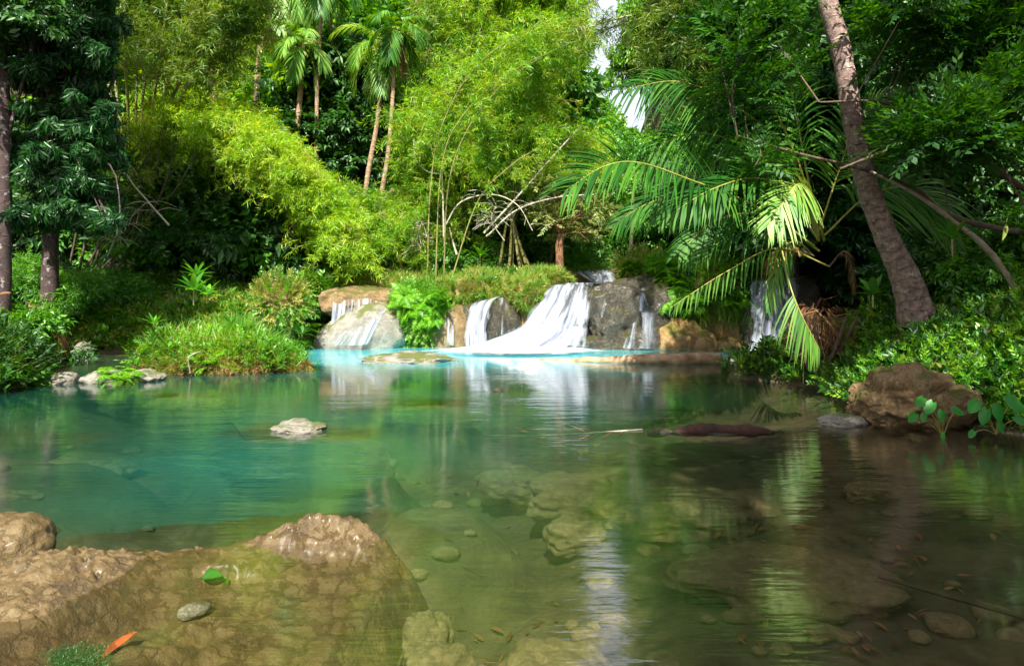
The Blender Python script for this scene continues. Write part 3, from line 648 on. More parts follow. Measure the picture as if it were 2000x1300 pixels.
sheet('water_strand', [[W(1172, 552, 15.), W(1182, 552, 15.), W(1190, 552, 15.)], [W(1170, 580, 14.62), W(1178, 580, 14.6), W(1188, 580, 14.62)], [W(1166, 620, 14.58), W(1172, 620, 14.56), W(1180, 620, 14.58)]], VEIL, t, dens=(.8, .6), seed=11, origin=o, nu=20)
o = W(1510, 640, 15); o[2] = 0
t = thing('waterfall', 'tall white waterfall at the right, partly hidden by the drooping palm frond', 'waterfall', o)
sheet('water_curtain', [[W(1460, 544, 15.3), W(1510, 539, 15.3), W(1575, 540, 15.3)], [W(1456, 556, 14.72), W(1510, 552, 14.6), W(1580, 552, 14.7)], [W(1453, 610, 14.5), W(1508, 610, 14.35), W(1582, 610, 14.5)], [W(1450, 683, 14.35), W(1500, 685, 14.2), W(1580, 685, 14.35)]], FALL, t, dens=(.95, 1.2), seed=12, origin=o)
foam(t, o, (5.5, 14.15), .8, .3, .05, 8)
o = W(1165, 540, 19); o[2] = 1.43
t = thing('waterfall', 'small white upper cascade behind the large dark rock', 'waterfall', o)
sheet('water_curtain', [[W(1118, 528, 19.4), W(1165, 526, 19.3), W(1206, 527, 19.4)], [W(1116, 534, 19.0), W(1165, 533, 18.9), W(1208, 534, 19.0)], [W(1150, 552, 18.8), W(1180, 552, 18.7), W(1210, 551, 18.8)]], FALL, t, dens=(1.1, 1.3), seed=13, origin=o, nu=40)


# ------------------------------------------------------------------ vegetation
GZ = lambda x, y: float(gz(x, y))
def ground_at(px, Y): x = (px-1000)/F*Y; return V(x, Y, GZ(x, Y))
def bez(p, n): return curve(p, n)
def limb(g, a, b, r0, r1, sag=.12, n=8):
    m = (a+b)/2+V(0, 0, sag*np.linalg.norm(b-a))+R.normal(size=3)*.08*np.linalg.norm(b-a)
    tube(g, curve([a, m, b], n), np.linspace(r0, r1, n), 5)
def shade_tree(name, label, base, top, r, blobs, n, T, mat, bark, cat='tree', sc=1., droop=.35, group=None, shell=.4, roll=.5, outward=.8, limbs=14, trunkpts=None):
    """trunk, limbs and one crown of leaf sprays; blobs: x y z r in world space"""
    t = thing(name, label, cat, base, group)
    pts = trunkpts if trunkpts is not None else [base-V(0, 0, .3), base*.5+top*.5+R.normal(size=3)*V(.12, .12, 0), top]
    p = curve(pts, 40); rr = r*np.linspace(1.1, .45, 40); rr[:4] *= np.array([1.5, 1.3, 1.15, 1.05])
    g, uv = tube_uv(p, rr, 14, base[0], r*.18)
    mk('trunk', g, bark, t, base, smooth=True, uv=uv)
    g = Geo(); B = np.array(blobs)
    idx = R.choice(len(B), min(limbs, len(B)), replace=False)
    for i in idx:
        k = p[int(R.uniform(.45, .98)*39)]
        limb(g, k, B[i, :3], r*.28, .012)
        for _ in range(2): limb(g, (k+B[i, :3])/2, B[i, :3]+rdir(1)[0]*B[i, 3]*.8, r*.12, .008)
    if g.n: mk('limbs', g, bark, t, base)
    mk('crown', cloud(Geo(), blobs, n, T, sc=sc, droop=droop, shell=shell, roll=roll, outward=outward), mat, t, base)
    return t
def pblobs(spec):      # px, py, Y, r(m)
    return [(*W(a, b, y), r) for a, b, y, r in spec]

# ---- bamboo
def bamboo(label, culms, mat, T, base, per=26, spr=9, bl=1.1, sc=1., t0=.3, group=None, r=.045, droop=.55, tw=True, cm=None):
    t = thing('bamboo_clump', label, 'bamboo', base, group)
    L = Geo(); tw_ = Geo()
    for c in culms:
        n = 60; p = curve(c, n); ln = np.linalg.norm(np.diff(p, axis=0), axis=1).sum()
        rr = r*np.linspace(1, .22, n)*(1+.14*((np.arange(n) % 4) == 0))
        g = Geo(); tube(g, p, rr, 6); mk('culm', g, cm or M['culm'], t, base, smooth=True)
        K = int(per*ln/6); tt = t0+(1-t0)*R.random(K)**.85
        i = np.minimum((tt*(n-1)).astype(int), n-2); B0 = p[i]; tg = nrm(p[i+1]-p[i])
        dirs = nrm(rdir(K)*V(1, 1, .5)+tg*.55+V(0, 0, -.05))
        ll = bl*R.uniform(.5, 1.2, K)*(1.1-.5*tt)
        m = spr; s = np.linspace(.12, 1, m)[None]*ll[:, None]
        P = B0[:, None]+dirs[:, None]*s[..., None]+V(0, 0, -1)*(droop*.5*s**2)[..., None]+R.normal(size=(K, m, 3))*.06
        D = dirs[:, None]*.8+R.normal(size=(K, m, 3))*.45+V(0, 0, -1)*(droop*s)[..., None]
        P_ = P.reshape(-1, 3); D_ = D.reshape(-1, 3)
        if not tw or base[1] < 5 or c is None: ok = np.ones(len(P_), bool)
        else:                                             # thin, wind-opened part of the canopy over the stream
            s_ = P_[:, 0]/P_[:, 1]*F+1000; q_ = HZ-(P_[:, 2]-CH)*F/P_[:, 1]
            ok = ~((np.abs(s_-1205-.25*(q_-120).clip(0)) < 56) & (q_ < 270) & (R.random(len(P_)) < .86))
        scatter(L, T, P_[ok], D_[ok], sc=sc*R.uniform(.7, 1.25, ok.sum()), roll=.7)
        if tw:
            for k in range(0, K, 2):
                q = np.vstack([B0[k], P[k, ::3]]); tube(tw_, q, .006, 3)
    mk('foliage', L, mat, t, base)
    if tw_.n: tag(mk('twigs', tw_, cm or M['culm'], t, base), kind='stuff')
    return t
def arch(base, az, lean, h, reach, k=0):
    d = V(math.cos(az), math.sin(az), 0)
    return [base, base+V(0, 0, h*.45)+d*lean, base+V(0, 0, h*.82)+d*(lean+reach*.3), base+V(0, 0, h)+d*(lean+reach*.65), base+V(0, 0, h*.9)+d*(lean+reach)]

# bright arching clump at left
b = ground_at(225, 17.6)
c = [[b, W(250, 420, 17.2), W(310, 250, 16.8), W(430, 215, 16.4), W(550, 290, 16.0), W(640, 380, 15.7)],
     [b, W(260, 400, 17.2), W(350, 240, 16.6), W(480, 235, 16.2), W(600, 330, 15.9), W(680, 430, 15.7)],
     [b, W(240, 430, 17.2), W(290, 300, 16.4), W(380, 235, 15.8), W(500, 265, 15.4), W(590, 330, 15.2)],
     [b, W(255, 430, 17.4), W(330, 300, 17.2), W(450, 260, 17.0), W(570, 340, 16.7), W(660, 460, 16.5)],
     [b, W(255, 430, 17.7), W(340, 290, 17.7), W(470, 270, 17.6), W(600, 390, 17.4), W(680, 490, 17.2)],
     [b, W(230, 440, 17.2), W(260, 320, 16.7), W(330, 250, 16.2), W(420, 260, 15.7)],
     [b, W(270, 420, 17.2), W(400, 290, 16.4), W(540, 330, 16.0), W(640, 430, 15.8), W(700, 510, 15.9)]]
bamboo('bright yellow green bamboo arching low over the left bank towards the falls', c, M['bam_bright'], T_bam, b, per=105, spr=10, bl=1.15, t0=.40, droop=.5, sc=.88)
# olive tall clump behind it, leaning culms across the top
b = ground_at(250, 19)
c = [[b, W(290, 300, 16.5), W(370, 130, 16), W(440, 50, 15.6), W(520, -20, 15)],
     [b, W(300, 310, 16.5), W(385, 140, 16), W(430, 60, 15.6), W(500, -60, 15)]]
for i in range(9):
    xx = 190+i*26; c.append([b+V(R.normal()*.3, R.normal()*.3, 0), W(xx*.5+130, 260, 17), W(xx, 60, 17+R.uniform(-1, 1)), W(xx+R.uniform(-20, 30), -120, 16.5), W(xx+R.uniform(-20, 60), -170, 16)])
bamboo('tall olive green bamboo with long leaning culms at upper left', c, M['bam_olive'], T_bam, b, per=70, spr=9, bl=1.4, t0=.38, droop=.4, sc=.95)
# upright stems of the same thicket near the ground
b = ground_at(205, 15.8)
c = [[b+V(R.normal()*.5, R.normal()*.3, 0), W(160+i*22, 380, 15.6), W(150+i*30+R.uniform(-20, 20), 230, 15.4)] for i in range(9)]
bamboo('thin upright brownish stems of a sparse thicket at left', c, M['bam_olive'], T_bam, b, per=8, spr=5, bl=.8, t0=.3, r=.03, cm=M['bark'])
# big centre clump
b = ground_at(830, 19.)
c = [[b, W(855, 330, 18.5), W(920, 210, 18), W(1040, 130, 17), W(1160, 70, 16)],
     [b, W(845, 300, 18.5), W(880, 170, 18), W(980, 90, 17), W(1100, 50, 16)]]
for i in range(13):
    xx = 880+i*17; c.append([b+V(R.normal()*.5, R.normal()*.4, 0), W(825+i*6, 350, 19), W(xx, 150+R.uniform(-40, 40), 19+R.uniform(-1.5, 1.5)), W(xx+R.uniform(-50, 60), -30+R.uniform(-40, 60), 18.5), W(xx+R.uniform(-90, 110), -150+R.uniform(-20, 120), 18)])
for i in range(7):
    xx = 820+i*42; c.append([b+V(R.normal()*.6, R.normal()*.4, 0), W(820+i*14, 420, 18.5), W(xx, 290+R.uniform(-30, 30), 18), W(xx+R.uniform(-40, 40), 230, 17.5), W(xx+R.uniform(-70, 70), 290, 17)])
bamboo('large bright green bamboo grove filling the centre behind the falls', c, M['bam_mid'], T_bam, b, per=64, spr=10, bl=1.25, t0=.15, droop=.55, sc=.98, r=.04)
b = ground_at(850, 16.6)
c = [[b, W(862, 330, 16.3), W(905, 225, 16), W(1000, 140, 15.6), W(1100, 92, 15.3), W(1165, 68, 15)],
     [b+V(.2, 0, 0), W(880, 340, 16.2), W(950, 200, 15.8), W(1060, 110, 15.4), W(1150, 78, 15)],
     [b+V(-.2, 0, 0), W(840, 380, 16.4), W(862, 250, 16.2), W(930, 130, 15.8), W(1050, 50, 15.4), W(1160, 25, 15)],
     [b+V(.3, .1, 0), W(930, 400, 16.6), W(990, 330, 16.4), W(1060, 285, 16.2), W(1130, 262, 16)]]
bamboo('four long thin bamboo culms arching up to the right in front of the centre grove', c, M['bam_mid'], T_bam, b, per=22, spr=8, bl=.8, t0=.2, droop=.7, r=.02, sc=.9)
# lower left skirt of the centre
b = ground_at(790, 18)
c = [arch(b+V(R.normal()*.8, R.normal()*.5, 0), R.uniform(0, 6.28), .3, R.uniform(1., 2.5), R.uniform(.3, .9)) for i in range(16)]
bamboo('dense low bamboo thicket between the leaning palms and the dead white culm', c, M['bam_mid'], T_bam, b, per=60, spr=8, bl=.9, t0=.05, sc=.9)
b = ground_at(1010, 18.3)
c = [[b+V(R.normal()*.4, R.normal()*.3, 0), W(1000, 400, 18), W(960+i*28, 290+R.uniform(-20, 20), 17.8), W(930+i*36, 275+R.uniform(-15, 25), 17.4), W(900+i*45, 330, 17)] for i in range(7)]
bamboo('yellow green arching bamboo above the pale tree', c, M['bam_bright'], T_bam, b, per=34, spr=7, bl=.8, t0=.45)
# overhead culms reaching in from the right, foliage hanging in front of the sky
b = V(9.5, 13.5, GZ(9.5, 13.5))
c = [[b, W(1690, 150, 13.2), W(1560, 75, 13), W(1400, 35, 12.8), W(1230, 45, 12.6), W(1160, 70, 12.5)],
     [b, W(1700, 120, 13.6), W(1560, 45, 13.6), W(1400, 25, 13.5), W(1240, 30, 13.4), W(1130, 60, 13.4)],
     [b, W(1680, 160, 13), W(1500, 60, 12.8), W(1370, 30, 12.5), W(1310, 60, 12.4), W(1285, 130, 12.3)],
     [b, W(1700, 60, 13.2), W(1560, -40, 13), W(1400, -60, 12.8), W(1320, -20, 12.6), W(1280, 50, 12.4)],
     [b, W(1720, 20, 13.6), W(1600, -60, 13), W(1460, -50, 12.8), W(1370, 20, 12.6), W(1330, 110, 12.4)],
     [b, W(1700, 130, 13.2), W(1600, 60, 13), W(1500, 30, 12.8), W(1420, 60, 12.6), W(1370, 130, 12.6)]]
bamboo('long tan bamboo culms reaching in from the right across the bright sky gap', c[:2], M['bam_olive'], T_bam, b, per=22, spr=8, bl=.8, t0=.55, droop=.9, r=.055)
bamboo('dark bamboo with foliage hanging in front of the sky at the top right of centre', c[2:], M['bam_olive'], T_bam, b+V(.3, .2, 0), per=52, spr=10, bl=1.2, t0=.50, droop=1., r=.05)

# dead culms and dry twigs
def deadculm(label, pts, r=.03, m='culm_dry', twigs=0, cat='dead culm'):
    p = curve([W(*q) for q in pts], 40); g = Geo(); tube(g, p, r*np.linspace(1, .45, 40)*(1+.12*((np.arange(40) % 5) == 0)), 6)
    for _ in range(twigs):
        i = R.integers(8, 39); d = rdir(1)[0]*V(1, 1, .6)+V(0, 0, .2)
        tube(g, curve([p[i], p[i]+d*.25, p[i]+d*.55+V(0, 0, -.15)], 6), .006, 3)
    return tag(mk('dead_culm', g, M[m], smooth=True), label, cat)
deadculm('straight white dead culm standing in front of the centre bamboo', [(868, 515, 17.2), (866, 420, 17.1), (863, 335, 17)], .035)
deadculm('short white dead culm leaning right beside the straight one', [(892, 497, 17), (884, 470, 17), (878, 445, 17)], .03)
deadculm('long straight bare culm slanting up to the right in the centre', [(945, 455, 17), (1010, 385, 16.8), (1085, 300, 16.6), (1140, 240, 16.5)], .03, twigs=8)
deadculm('tan culm curving right above the undergrowth in the centre', [(950, 462, 17), (1010, 410, 16.9), (1090, 385, 16.7), (1160, 380, 16.6)], .028, twigs=5)
deadculm('grey dead culm bent in an arc over the dark hollow', [(870, 440, 17), (900, 395, 16.8), (960, 380, 16.7), (1010, 400, 16.6), (1040, 450, 16.6)], .022, twigs=16)
deadculm('thin grey vine looping down at the centre bamboo', [(808, 270, 17), (812, 310, 17), (835, 335, 17), (862, 340, 17)], .015)
deadculm('pale bare branch with dry twigs at the left', [(330, 440, 14.2), (290, 395, 14.3), (250, 345, 14.4), (235, 290, 14.5)], .022, twigs=16)
deadculm('grey forked dead branch hanging at far left', [(95, 330, 12.3), (130, 325, 12.2), (155, 290, 12.2), (162, 262, 12.2)], .014, twigs=10)
deadculm('pale dead branch hanging over the grassy islet front', [(372, 728, 10.7), (368, 700, 10.6), (380, 690, 10.6), (392, 686, 10.7)], .012)
for i in range(3):
    deadculm(['tangle of dry grey twigs left of the white culm', 'dry grey twigs low in the centre undergrowth', 'dry tan twigs under the arching left bamboo'][i],
             [[(830, 500, 17), (815, 470, 16.9), (825, 430, 16.9)], [(985, 470, 17), (960, 430, 16.9), (970, 400, 16.9)], [(210, 500, 15), (235, 450, 14.9), (280, 400, 14.8)]][i], .015, twigs=40)

# ---- palms
def blade(L=.3, w=.010, bend=.5):
    s = np.linspace(0, 1, 4); v = []
    for k in s: ww = w*(1-k*.92)/2; y = L*k*(1-.15*k); zz = -bend*L*k*k; v += [[-ww, y, zz], [ww, y, zz]]
    return np.array(v), np.array([[0,1,3,2],[2,3,5,4],[4,5,7,6]])
def tuft(n, L, w, seed):
    r = np.random.default_rng(seed); g = Geo(); D = nrm(r.normal(size=(n, 3))*V(.6, .6, .0)+V(0, 0, 1)*0+np.array([0, 1, 0]))
    D = nrm(np.stack([r.normal(size=n)*.5, np.ones(n), r.normal(size=n)*.5], -1))
    g.inst(blade(L, w), frames(D, r.normal(size=(n, 3)))*r.uniform(.5, 1.15, n)[:, None, None], r.normal(size=(n, 3))*V(.04, 0, .04)); return g.arrays()
def frond(g, rg, pts, ll=.8, n=46, w=.04, droop=.5, vee=.2, s0=.12, ang=.75, r=.022, up=None, sides=(-1, 1)):
    p = curve(pts, 60); tube(rg, p, r*np.linspace(1, .2, 60), 5)
    tg = nrm(np.gradient(p, axis=0)); up = V(0, 0, 1) if up is None else up
    for sgn in sides:
        t = np.linspace(s0, 1, n)+R.normal(size=n)*.003; t = np.clip(t, 0, 1)
        i = np.minimum((t*59).astype(int), 58); fr = (t*59-i)[:, None]; P = p[i]*(1-fr)+p[i+1]*fr; T_ = tg[i]
        S = nrm(np.cross(T_, up)); U = np.cross(S, T_)
        a = ang*(1-.55*t)[:, None]+R.normal(size=(n, 1))*.06
        D = nrm(S*sgn*np.sin(a*1.5)+T_*np.cos(a*1.5)+U*(vee+R.normal(size=(n, 1))*.08))
        L = ll*(np.sin(np.pi*(.12+.80*t))**.7)*R.uniform(.85, 1.1, n)
        nn = 5; s = np.linspace(0, 1, nn); ww = w*np.array([.35, 1, .9, .6, .05])
        C = P[:, None]+D[:, None]*(L[:, None]*s)[..., None]+V(0, 0, -1)*(droop*L[:, None]*s**2)[..., None]
        Wd = nrm(np.cross(D, U))[:, None]*(ww[None, :, None]/2)
        v = np.stack([C-Wd, C+Wd], 2)          # n, nn, 2
        v[:, :, 0] += (U*w*.15)[:, None]
        base = (np.arange(n)*nn*2)[:, None]; j = np.arange(nn-1)[None]*2
        q = np.stack([base+j, base+j+1, base+j+3, base+j+2], -1)
        g.add(v, q)
def palm_crown(t, origin, c, nf, L, mat, ll=.75, seed=0, dead=3, w=.045, n=40, droop=.6, elo=-.9, ehi=1.35, stalk=None, azr=None):
    r = np.random.default_rng(seed)
    for i in range(nf):
        az = (i*2.39996+r.uniform(-.3, .3)) if azr is None else r.uniform(*azr)
        el = elo+(ehi-elo)*((i+.5)/nf) if i >= dead else -1.2
        d = V(math.cos(az), math.sin(az), 0); l = L*r.uniform(.85, 1.1)
        p = [c]; pos = c.copy(); e = el
        for k in range(5):
            pos = pos+(d*math.cos(e)+V(0, 0, math.sin(e)))*l/5; e = max(e-.42, -1.5); p.append(pos)
        g, rg = Geo(), Geo()
        dd = i < dead
        frond(g, rg, p, ll*(.8 if dd else 1), n, w*(.6 if dd else 1), droop*(1.6 if dd else 1), .2, r=L*.010)
        o = mk('frond', g, M['brown'] if dd else mat, t, origin); mk('stalk', rg, stalk or M['culm_y'], o)
        o.children[0].data.transform(__import__('mathutils').Matrix.Translation(tuple(-origin)))
def palm(name, label, pts, r, crown, nf, L, mat, **k):
    base = np.array(pts[0]); t = thing(name, label, 'palm tree', base)
    p = curve(pts, 60); rr = r*np.linspace(1.15, .75, 60)*(1+.06*((np.arange(60) % 3) == 0)); rr[:3] *= 1.25
    g, uv = tube_uv(p, rr, 14, 1., r*.05); mk('trunk', g, M['palmbark2'], t, base, smooth=True, uv=uv)
    if crown is not None: palm_crown(t, base, crown, nf, L, mat, **k)
    return t
p = [ground_at(700, 21), W(716, 360, 21), W(735, 250, 21), W(748, 150, 21), W(748, 95, 21)]
palm('coconut_palm', 'coconut palm with pale drooping crown and slim leaning trunk in the middle left', p, .075, p[-1], 15, 1.75, M['palm_pale'], ll=.5, seed=2, dead=1, w=.035)
p = [ground_at(725, 20), W(742, 400, 20), W(758, 300, 20), W(767, 190, 20), W(771, 120, 20)]
palm('coconut_palm', 'second slim coconut palm crossing just right of the pale crowned one', p, .07, W(775, 60, 20), 10, 1.3, M['palm'], ll=.5, seed=3, dead=1)
p = [ground_at(690, 20.4), W(735, 410, 20.2), W(770, 370, 20)]
tag(palm('leaning_tree', 'short bare trunk leaning sharply right below the two crossing palms', p, .1, None, 0, 0, None), cat='tree trunk')
p = [ground_at(617, 22), W(619, 200, 22), W(624, 80, 22), W(630, 0, 22), W(632, -40, 22)]
palm('coconut_palm', 'tall straight slim palm trunk left of the pale crowned palm', p, .06, p[-1], 12, 1.8, M['palm'], seed=4, ll=.55, dead=1)
p = [ground_at(560, 22), W(585, 200, 22), W(592, 92, 22)]
palm('coconut_palm', 'sunlit yellow crowned coconut palm behind at upper left centre', p, .09, p[-1], 13, 1.45, M['palm_pale'], seed=5, dead=0, ll=.5)
p = [ground_at(495, 24), W(505, 130, 24), W(525, 60, 24), W(545, -20, 24)]
palm('coconut_palm', 'coconut palm with leaning orange trunk and hanging crown at the top left', p, .11, W(548, -30, 24), 14, 2.3, M['palm_pale'], seed=6, ll=.6, dead=2)
p = [ground_at(415, 21), W(417, 170, 21), W(418, 60, 21), W(420, 0, 21)]
palm('coconut_palm', 'palm with shaggy dead brown frond skirt at upper left', p, .12, p[-1], 16, 2.3, M['palm'], seed=7, dead=5, ll=.5)
p = [ground_at(1100, 30), W(1112, 250, 30), W(1122, 200, 30), W(1127, 168, 30)]
palm('coconut_palm', 'distant small coconut palm with pale crown by the sky gap', p, .13, p[-1], 13, 1.5, M['palm_pale'], seed=8, dead=1, ll=.5)
p = [ground_at(1010, 24), W(1025, 250, 24), W(1040, 150, 24), W(1050, 60, 24)]
palm('coconut_palm', 'orange brown slanting palm trunk behind the centre bamboo', p, .13, W(1052, 0, 24), 11, 2.6, M['palm'], seed=9)
p = [ground_at(945, 25), W(947, 280, 25), W(948, 235, 25)]
palm('coconut_palm', 'pale slim trunk half hidden in the centre bamboo', p, .11, W(950, 60, 25), 10, 2.4, M['palm'], seed=10)

# the big leaning coconut trunk at right
base = W(1800, 610, 8.8); base[2] = GZ(base[0], base[1])-.1
pts = [base, W(1775, 560, 8.8), W(1730, 460, 8.8), W(1690, 350, 8.8), W(1665, 230, 8.8), W(1645, 110, 8.8), W(1618, 10, 8.8), W(1590, -130, 8.8), W(1560, -260, 8.8), W(1545, -500, 8.8), W(1545, -820, 8.8)]
t = thing('coconut_palm', 'big leaning coconut palm with ringed pinkish trunk on the right bank', 'palm tree', base)
p = curve(pts, 160); s = np.linspace(0, 1, 160)
rr = .112+.15*np.exp(-s*12)+.04*np.exp(-s*2.5); rr *= 1+.022*np.sin(s*2*np.pi*26+fbm(xyz(s*9, s*0), 2)*3)
g, uv = tube_uv(p, rr, 30, 5, .012); mk('trunk', g, M['palmbark'], t, base, smooth=True, uv=uv)
palm_crown(t, base, pts[-1], 15, 3.4, M['palm'], seed=21, dead=2, ll=.9)

# big low palm with long fronds at the falls' right end
base = W(1600, 560, 9.6); base[2] = GZ(base[0], base[1])
t = thing('fan_of_fronds_palm', 'low stemless palm with huge arching fronds between the right waterfall and the leaning trunk', 'palm tree', base)
FR = [([(1590, 480, 9.3), (1470, 400, 8.6), (1350, 352, 8), (1250, 318, 7.6), (1180, 325, 7.4), (1105, 372, 7.2)], .85, 'palm_shaded', .3, .35),
      ([(1600, 460, 9.4), (1560, 320, 9), (1490, 170, 8.6), (1430, 90, 8.3), (1370, 40, 8)], 1., 'palm_shaded', .15, .1),
      ([(1600, 460, 9.4), (1540, 300, 9), (1440, 210, 8.8), (1330, 160, 8.6), (1215, 175, 8.4)], .9, 'palm_shaded', .5, .15),
      ([(1600, 470, 9.2), (1560, 380, 8.8), (1480, 348, 8.4), (1390, 370, 8.1), (1300, 425, 7.9)], .55, 'palm_shaded', .35, .1),
      ([(1610, 470, 9.2), (1590, 390, 8.6), (1560, 360, 8.2), (1530, 395, 8.0), (1500, 440, 7.9)], .52, 'palm_pale', .35, .1),
      ([(1600, 460, 9.6), (1530, 330, 9.4), (1420, 270, 9.2), (1330, 265, 9), (1260, 310, 8.9)], .85, 'palm_shaded', .5, .15),
      ([(1620, 520, 9.2), (1520, 485, 8.8), (1420, 530, 8.5), (1310, 600, 8.3)], .20, 'palm', 1.0, 0.),
      ([(1528, 490, 8.8), (1544, 560, 8.4), (1568, 620, 8.3), (1600, 680, 8.3)], .40, 'palm', .6, 0.),
      ([(1580, 500, 10), (1440, 420, 10.2), (1330, 385, 10.4), (1260, 400, 10.5), (1205, 435, 10.6)], .6, 'palm_shaded', .5, .2),
      ([(1600, 450, 9.8), (1640, 330, 9.8), (1680, 230, 9.8), (1760, 190, 9.8)], .9, 'palm', .4, .1),
      ([(1610, 460, 9.8), (1700, 380, 9.6), (1790, 370, 9.4), (1860, 430, 9.2)], .9, 'palm', .5, .1),
      ([(1600, 460, 10), (1560, 250, 10), (1540, 110, 9.8), (1560, 0, 9.6)], .9, 'palm', .4, .1),
      ([(1600, 490, 9.4), (1500, 420, 9.2), (1400, 430, 9.1), (1330, 490, 9)], .6, 'palm_shaded', .5, .1),
      ([(1600, 470, 10), (1480, 300, 10), (1370, 330, 9.9), (1280, 390, 9.8)], .8, 'palm_shaded', .5, .1),
      ([(1590, 500, 9.4), (1550, 470, 9), (1520, 520, 8.8), (1500, 600, 8.7)], .25, 'palm', .8, 0.),
            ([(1590, 500, 9.3), (1540, 480, 9), (1505, 500, 8.9), (1505, 545, 8.9)], .18, 'brown', 1., 0.),
      ([(1620, 520, 9.6), (1650, 490, 9.6), (1665, 530, 9.6), (1668, 570, 9.6)], .15, 'brown', 1., 0.)]
for pts, ll, mt, dr, ve in FR:
    g, rg = Geo(), Geo(); frond(g, rg, [W(*q) for q in pts], ll, 52 if ll > .5 else 30, .030 if ll > .5 else .024, dr, ve, s0=.42 if ll == .40 else .22, r=.014 if ll < .45 else .018, up=nrm(V(.1, -.8, .55)) if ll > .5 else (V(0, -1, 0) if mt == 'palm' else None), sides=(1,) if ll == .40 else ((-1,) if ll == .20 else (-1, 1)))
    o = mk('frond', g, M[mt], t, base); mk('stalk', rg, M['culm_y'] if mt != 'brown' else M['bark'], o)
    o.children[0].data.transform(__import__('mathutils').Matrix.Translation(tuple(-base)))
g = Geo()
for i in range(16):
    a = R.uniform(0, 6.28); d = V(math.cos(a), math.sin(a), 0); tube(g, curve([base+d*.05, base+d*.25+V(0, 0, .35), base+d*.5+V(0, 0, .9)], 8), np.linspace(.05, .02, 8), 5)
mk('leaf_bases', g, M['bark'], t, base)
m_ = 60; u_ = rdir(m_)*V(1, .7, .3)
mk('dry_thatch', scatter(Geo(), [tuft(8, .6, .014, 80+i) for i in range(3)], u_*.22+V(0, 0, .55)+R.random((m_, 1))*V(0, 0, .5), u_*.8+V(0, 0, -.55)+rdir(m_)*.3, up=rdir(m_), sc=R.uniform(.6, 1.2, m_)), M['brown'], t)
# drooping dead frond on far left
g, rg = Geo(), Geo(); frond(g, rg, [W(50, 590, 12.6), W(80, 600, 12.5), W(105, 630, 12.5), W(120, 670, 12.5)], .4, 26, .03, 1., 0., r=.015)
o = mk('dead_frond', g, M['brown']); tag(o, 'drooping dry brown palm frond above the left inlet', 'dead frond'); mk('stalk', rg, M['bark'], o)
# half sunk palm leaf
g, rg = Geo(), Geo(); frond(g, rg, [onw(1255, 838, .01), onw(1150, 845, -.01), onw(1030, 850, -.02), onw(900, 848, -.05)], .4, 26, .014, .0, 0., r=.007)
o = mk('sunken_frond', g, M['brown']); tag(o, 'pale palm frond floating just under the surface left of the reddish log', 'dead frond'); mk('stalk', rg, M['culm_dry'], o)

# ---- trees by hand
def line_blobs(n, x0, x1, y0, y1, Y0, Y1, r0, r1, seed=0):
    r = np.random.default_rng(seed)
    return [(*W(r.uniform(x0, x1), r.uniform(y0, y1), r.uniform(Y0, Y1)), r.uniform(r0, r1)) for _ in range(n)]
b = ground_at(92, 13.5)
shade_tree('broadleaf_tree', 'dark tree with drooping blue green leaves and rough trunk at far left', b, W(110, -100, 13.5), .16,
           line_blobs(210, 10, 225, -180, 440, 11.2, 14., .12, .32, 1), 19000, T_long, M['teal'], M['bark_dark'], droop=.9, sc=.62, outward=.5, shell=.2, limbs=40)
b = ground_at(2, 11.5)
shade_tree('broadleaf_tree', 'dark reddish trunk cut by the left edge', b, W(-20, -250, 11.5), .13,
           line_blobs(26, -120, 60, -250, 130, 10.5, 12.5, .4, .8, 2), 2600, T_broad, M['dark'], M['bark_dark'])
b = ground_at(660, 23)
shade_tree('broadleaf_tree', 'dense dark green round tree between the palms', b, W(660, 200, 23.5), .2,
           line_blobs(60, 570, 735, 90, 420, 22.5, 25, .7, 1.3, 3), 8000, T_broad, M['dark'], M['bark'], sc=1.6)
b = ground_at(1095, 17.6)
t1 = [b-V(0, 0, .1), W(1093, 475, 17.6), W(1100, 455, 17.6), W(1092, 430, 17.6)]
shade_tree('small_tree', 'small tree with reddish forked trunk and pale sparse twiggy crown above the falls', b, None, .11,
           line_blobs(26, 1055, 1160, 335, 465, 16.9, 18.2, .25, .5, 4), 900, T_tiny, M['pale_tree'], barkmat('reddish_bark', (.14,.06,.03), (.34,.17,.09)), limbs=26, trunkpts=t1, outward=1.)
for i, (px, yt, Y_, lb) in enumerate([(1160, 370, 21.8, 'thin bare brown trunk right of the pale twiggy tree'), (1228, 400, 18.8, 'thin trunk near the upper cascade with ferns at its foot'),
        (1072, 440, 20, 'short thin trunk in the gloom left of the small tree'), (1125, 450, 20.5, 'thin straight stem directly behind the small tree'),
        (1148, 455, 21, 'faint thin stem right behind the small tree'), (1000, 420, 19.5, 'thin dark stem in the gloom left of centre hollow'), (1180, 440, 21, 'faint stem in the shade left of the upper cascade'),
        (1012, 310, 20, 'brown mossy trunk rising behind the arching bright bamboo')]):
    b = ground_at(px-4, Y_); tp = W(px+8, yt, Y_)
    p = curve([b, (b+tp)/2+V(R.normal()*.08, 0, 0), tp, tp+(tp-b)*.5], 30)
    t = thing('slim_tree', lb, 'tree', b); g, uv = tube_uv(p, .055*np.linspace(1.2, .5, 30), 8, i, .01); mk('trunk', g, M['bark'] if i else M['palmbark2'], t, b, smooth=True, uv=uv)
    e = p[-1]; mk('crown', cloud(Geo(), [(*(e+R.normal(size=3)*.4), .6) for _ in range(6)], 260, T_broad), M['green'], t, b)
TL = np.array([(1800, 610), (1775, 560), (1730, 460), (1690, 350), (1665, 230), (1645, 110), (1618, 10), (1590, -130)], float)[::-1]
